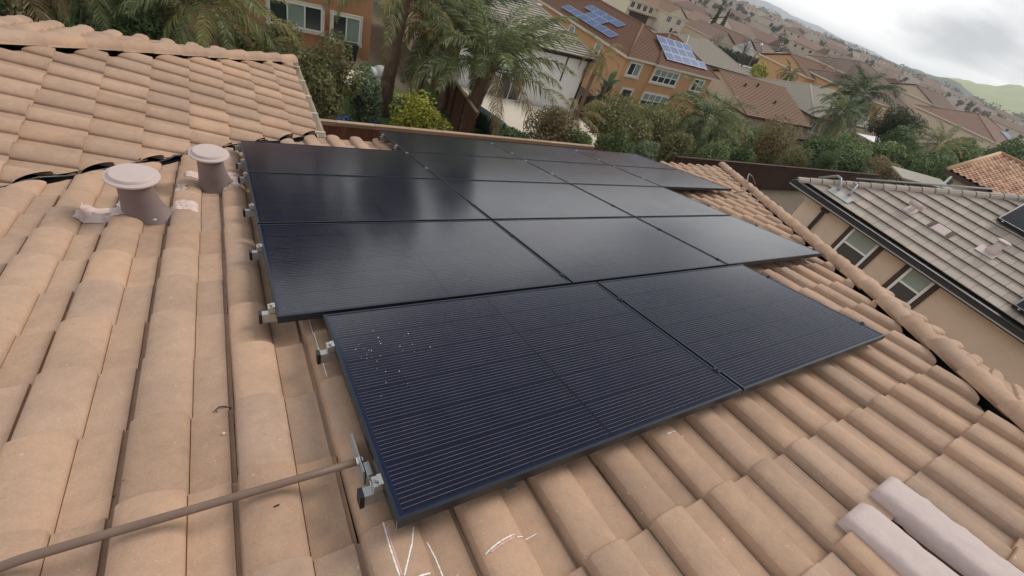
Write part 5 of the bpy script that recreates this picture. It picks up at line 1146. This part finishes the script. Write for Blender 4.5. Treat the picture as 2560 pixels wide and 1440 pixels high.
for (x, y, H, r_, lab) in ((152, 125, 11.5, 1.5, 'dark slender cypress, the left one of the pair'), (157, 125, 11, 1.4, 'dark slender cypress, the right one of the pair'), (196, 104, 9, 1.2, 'dark cypress far right along the hedge')):
    SEED[0] += 1; rng = np.random.default_rng(SEED[0]); t = thing('cypress', lab, 'tree', (x, y, ground(x, y)), group='cypresses')
    foliage('crown', [(0, 0, H * f, r_ * (1.05 - f) ** .8 * .9 + .1, r_ * (1.05 - f) ** .8 * .9 + .1, H * .09) for f in np.linspace(.08, .97, 14)], 2600, .28, M['leafK'], t, rng, asp=.3); b = MB(); b.tube([(0, 0, -.2), (0, 0, H * .8)], [.2, .05], 6); b.build('trunk', M['branch'], t)
shrub('yellow_bamboo', 'yellow green bamboo clump beyond the grey ribbed roof', 92.5, 60, 3.6, 2.4, 5.6, 'leafC', 4000, .26, cat='bush')
t = thing('hedge', 'long dark clipped hedge along the far side of the road', 'hedge', (150, 99, ground(150, 99))); rng = np.random.default_rng(5)
foliage('foliage', [(i * 3.0 - 42, 0, 1.3 + ground(150 + i * 3 - 42, 99) - ground(150, 99), 2.2, 1.0, 1.5) for i in range(30)], 9000, .34, M['leafK'], t, rng); b = MB(); b.box(-44, 47, -.7, .7, -.5, 1.9); b.build('core', M['leafK'], t)
# ------------------------------------------------------------------ far houses, street things
zg = ground(120, 117); y0 = 117
t, ro = hse('cream_house', 'cream two storey house with shuttered arched windows beyond the road', 104, 126, y0, 129, zg, zg + 5.2, R(20), 'gx', 'creamwall', 'brownroof', n=14)
ro2, gw = roof_shape(t, .9, 9.9, -10.2, 6, 5.203, R(24), 'gy', 'brownroof', .4, 12); [g.build('gable', M['creamwall'], t) for g in gw]
b = MB(); b.box(.9, 9.9, -10.2, -6.0, -.6, 5.18); b.build('wall', M['creamwall'], t)
for a in (104.8, 107.4, 110, 112.6): win(t, 'front', a, zg + 3.2, 1.5, 1.5, cols=2, panes=('screen',), trim='trim', tw=.12)
for a in (1.8, 6.3): window(t, (a, -10.21, 2.9), (1, 0, 0), 2.0, 1.7, cols=3, panes=('screen',), trim='trim', tw=.15, fw=.12)
window(t, (5.0, -10.21, .3), (1, 0, 0), 1.2, 1.6, cols=1, panes=('screen',), trim='trim', tw=.12)
b = MB(); b.box(-9.5, -1.5, -6.15, -6.02, 0, 2.3); b.build('garage_door', M['brown'], t)
b = MB(); b.box(-10.5, .6, -7.5, -6.05, 2.55, 2.7); b.build('porch_roof', M['brownroof'], t)
t, ro = hse('tan_house', 'cream gabled house right of the cypress pair', 163, 177, 124, 136, ground(170, 128), ground(170, 128) + 6.0, R(21), 'gx', 'creamwall', 'tanroof', n=10)
for a in (164.5, 167.5): win(t, 'front', a, t.location.z + 3.6, 1.3, 1.4, cols=2, panes=('screen',), trim='trim', tw=.12)
t, ro = hse('tan_house', 'low tan house behind the dark hedge, left of the white gable', 129, 141, 104, 116, ground(134, 104), ground(134, 104) + 3.6, R(20), 'gy', 'stuccoB', 'tanroof', n=10)
t, ro = hse('tan_house', 'low house with white gable wall behind the dark hedge', 143.5, 154, 105, 121, ground(146, 105), ground(146, 105) + 3.8, R(23), 'gy', 'whitewall', 'tanroof', n=10)
win(t, 'front', 145, t.location.z + 1.6, 1.2, 1.3, cols=2, panes=('screen',), trim='trim', tw=.12)
t, ro = hse('tan_house', 'low brown roofed house along the hedge, right of the white gable', 158, 174, 105, 117, ground(164, 105), ground(164, 105) + 3.4, R(21), 'hip', 'creamwall', 'tanroof', n=10)
t, ro = hse('tan_house', 'brown roofed house at the right end of the hedge', 177, 192, 104, 116, ground(184, 105), ground(184, 105) + 3.4, R(21), 'gx', 'creamwall', 'tanroof', n=10)
t, ro = hse('wide_roof_house', 'wide brown hipped roof at the right below the green hill', 134, 158, 30, 46, -1.0, 3.9, R(19), 'hip', 'stuccoB', 'tanroof', n=16)
b = MB(); array('small blue solar array on the wide brown roof at the right', (149, 31.5, 3.9 + 2.0 * math.tan(R(19))), (1, 0, 0), (0, 1, math.tan(R(19))), ['###'], 2.2, 2.6)
t, ro = hse('wide_roof_house', 'brown roofed house behind the low ochre house', 131, 152, 58, 74, -2.0, 4.1, R(20), 'hip', 'stuccoB', 'tanroof', n=14)
t, ro = hse('wide_roof_house', 'long brown roof right of the bare skyline trees', 152, 172, 50, 62, -1.0, 5.0, R(19), 'gx', 'stuccoB', 'tanroof', n=14)
M['farwall'] = mat('far pale wall', (.50, .43, .34), .95, .1, .3, rnd=.2, hue=(.44, .34, .25))
rnd = random.Random(17); placed = []
def small_house(x, y, w, d, h, rz, hipped):
    zg = ground(x, y); t = thing('hillside_house', 'small brown roofed house on the far hillside', 'house', (x, y, zg), rz, 'houses on the far hillside')
    b = MB(); b.box(-w / 2, w / 2, -d / 2, d / 2, -1, h); b.build('wall', M['farwall'], t)
    X, Y, tp = w / 2 + .6, d / 2 + .6, math.tan(R(22)); b = MB(); rx = X - Y if hipped else X; hh = h + Y * tp
    P = [(-X, -Y, h), (X, -Y, h), (X, Y, h), (-X, Y, h), (-rx, 0, hh), (rx, 0, hh)]; b.add(P, [(0, 1, 5, 4), (2, 3, 4, 5), (3, 0, 4), (1, 2, 5), (3, 2, 1, 0)]); b.build('roof', M['tanroof'], t)
    for sx in (-1, 1):
        for k in range(3):
            a = -w / 2 + w * (k + .5) / 3; q = MB(); q.box(a - .7, a + .7, sx * d / 2 - .05, sx * d / 2 + .05, h - 2.3, h - .9); q.build('window', M['screen'], t)
for row in range(9):
    r = 222 + row * 56 + row * row * 3; az = 38 + rnd.random() * 3
    while az < 84:
        x, y = r * math.sin(R(az)), r * math.cos(R(az)); w = rnd.uniform(15, 23)
        if not (y < 75 and x < 215) and rnd.random() < .72: small_house(x, y, w, rnd.uniform(11, 15), rnd.choice((3.2, 5.6, 6.0)), R(-az + rnd.choice((0, 90, 20, -25))), rnd.random() < .5)
        az += math.degrees((w + rnd.uniform(10, 34)) / r)
for i in range(150):
    az = rnd.uniform(38, 84); r = 195 + 480 * rnd.random(); x, y = r * math.sin(R(az)), r * math.cos(R(az))
    if y < 75 and x < 200: continue
    SEED[0] += 1; rng = np.random.default_rng(SEED[0]); H = rnd.uniform(4, 9.5); ev = rnd.random() < .42
    t = thing('hillside_tree', 'dark evergreen tree among the hillside houses' if ev else 'brown leafless tree among the hillside houses', 'tree', (x, y, ground(x, y)), group='evergreen hillside trees' if ev else 'leafless hillside trees')
    foliage('crown', lumps(rng, H * rnd.uniform(.3, .55), H * rnd.uniform(.3, .55), H * .4, 8, H * .55), 260 if ev else 200, .5 * r / 500 + .2, M['leafFarB' if ev else 'leafFarA'], t, rng); b = MB(); b.tube([(0, 0, -.3), (0, 0, H * .6)], [.22, .1], 5); b.build('trunk', M['branch'], t)
SEED[0] = 900; rng = np.random.default_rng(3); n = 2600; blobs = []
for i in range(260):
    az = rng.uniform(36, 80); r = rng.uniform(1000, 1240); x, y = r * math.sin(R(az)), r * math.cos(R(az)); H = rng.uniform(3, 9); blobs.append((x, y, ground(x, y) + H * .5, rng.uniform(4, 11), rng.uniform(4, 11), H * .6))
o = foliage('skyline_wood', blobs, 7000, 1.5, M['leafFarB'], None, rng); tag(o, 'thin dark line of trees along the skyline', 'wood', kind='stuff')
# street lamp, parked cars
t = thing('street_lamp', 'pale street lamp by the dark hedge', 'street lamp', (139.5, 94.2, ground(139.5, 94.2)))
b = MB(); b.tube([(0, 0, 0), (0, 0, 6.4)], [.12, .07], 8); b.build('pole', M['grey'], t); b = MB(); b.lathe([(.1, 6.4), (.34, 6.5), (.40, 6.9), (.15, 7.1)], 10); b.build('lamp_head', M['carwhite'], t)
def car(label, x, y, rz, m):
    t = thing('parked_car', label, 'car', (x, y, ground(x, y) + .12), rz); b = MB()
    side = [(-2.2, .35), (-2.25, .75), (-2.05, .95), (-1.5, 1.0), (-.9, 1.45), (.8, 1.48), (1.45, 1.0), (2.1, .88), (2.25, .6), (2.2, .35)]
    b.prism([(a, -.85, z) for a, z in side], (0, 1.7, 0)); b.build('body', M[m], t, bevel=.06)
    for s in (-1, 1):
        b = MB(); b.prism([(-1.3, s * .853, 1.02), (-.85, s * .853, 1.38), (.72, s * .853, 1.40), (1.2, s * .853, 1.02)], (0, s * .01, 0)); b.build('side_window', M['glassdark'], t)
        for a in (-1.4, 1.4):
            b = MB(); b.tube([(a, s * .72, .33), (a, s * .87, .33)], .33, 14); w = b.build('wheel', M['tyre'], t); b = MB(); b.tube([(a, s * .872, .33), (a, s * .88, .33)], .19, 12); b.build('rim', M['alu'], w)
    b = MB(); b.prism([(1.43, -.72, 1.02), (.86, -.66, 1.43), (.86, .66, 1.43), (1.43, .72, 1.02)], (.03, 0, .02)); b.build('windscreen', M['glassdark'], t)
    b = MB(); b.prism([(-1.48, -.72, 1.03), (-.94, -.66, 1.42), (-.94, .66, 1.42), (-1.48, .72, 1.03)], (-.03, 0, .02)); b.build('rear_window', M['glassdark'], t)
    for s in (-.62, .62): b = MB(); b.box(2.2, 2.26, s - .18, s + .18, .62, .76); b.build('headlight', M['white'], t); b = MB(); b.box(-2.27, -2.2, s - .16, s + .16, .7, .84); b.build('tail_light', M['chalkpink'], t)
car('white car parked behind the ochre house roof', 88.5, 110, R(15), 'carwhite'); car('dark blue car parked left of the white car', 84.5, 111.5, R(15), 'carblue')
patchgrid('driveway', 78, 100, 98, 118, 'asphalt', .08)
# ------------------------------------------------------------------ air between us and the hills
hz = MB(); hz.box(-11200, 11200, -11200, 11200, -30, 140); ho = tag(hz.build('haze', None), kind='stuff')
m = bpy.data.materials.new('pale air'); m.use_nodes = True; nt = m.node_tree; nt.nodes.clear(); out = N('ShaderNodeOutputMaterial'); pv = N('ShaderNodeVolumePrincipled')
pv.inputs['Color'].default_value = (.90, .95, 1, 1); pv.inputs['Density'].default_value = .00017; pv.inputs['Anisotropy'].default_value = .2; L(pv.outputs[0], out.inputs['Volume']); ho.data.materials.append(m)
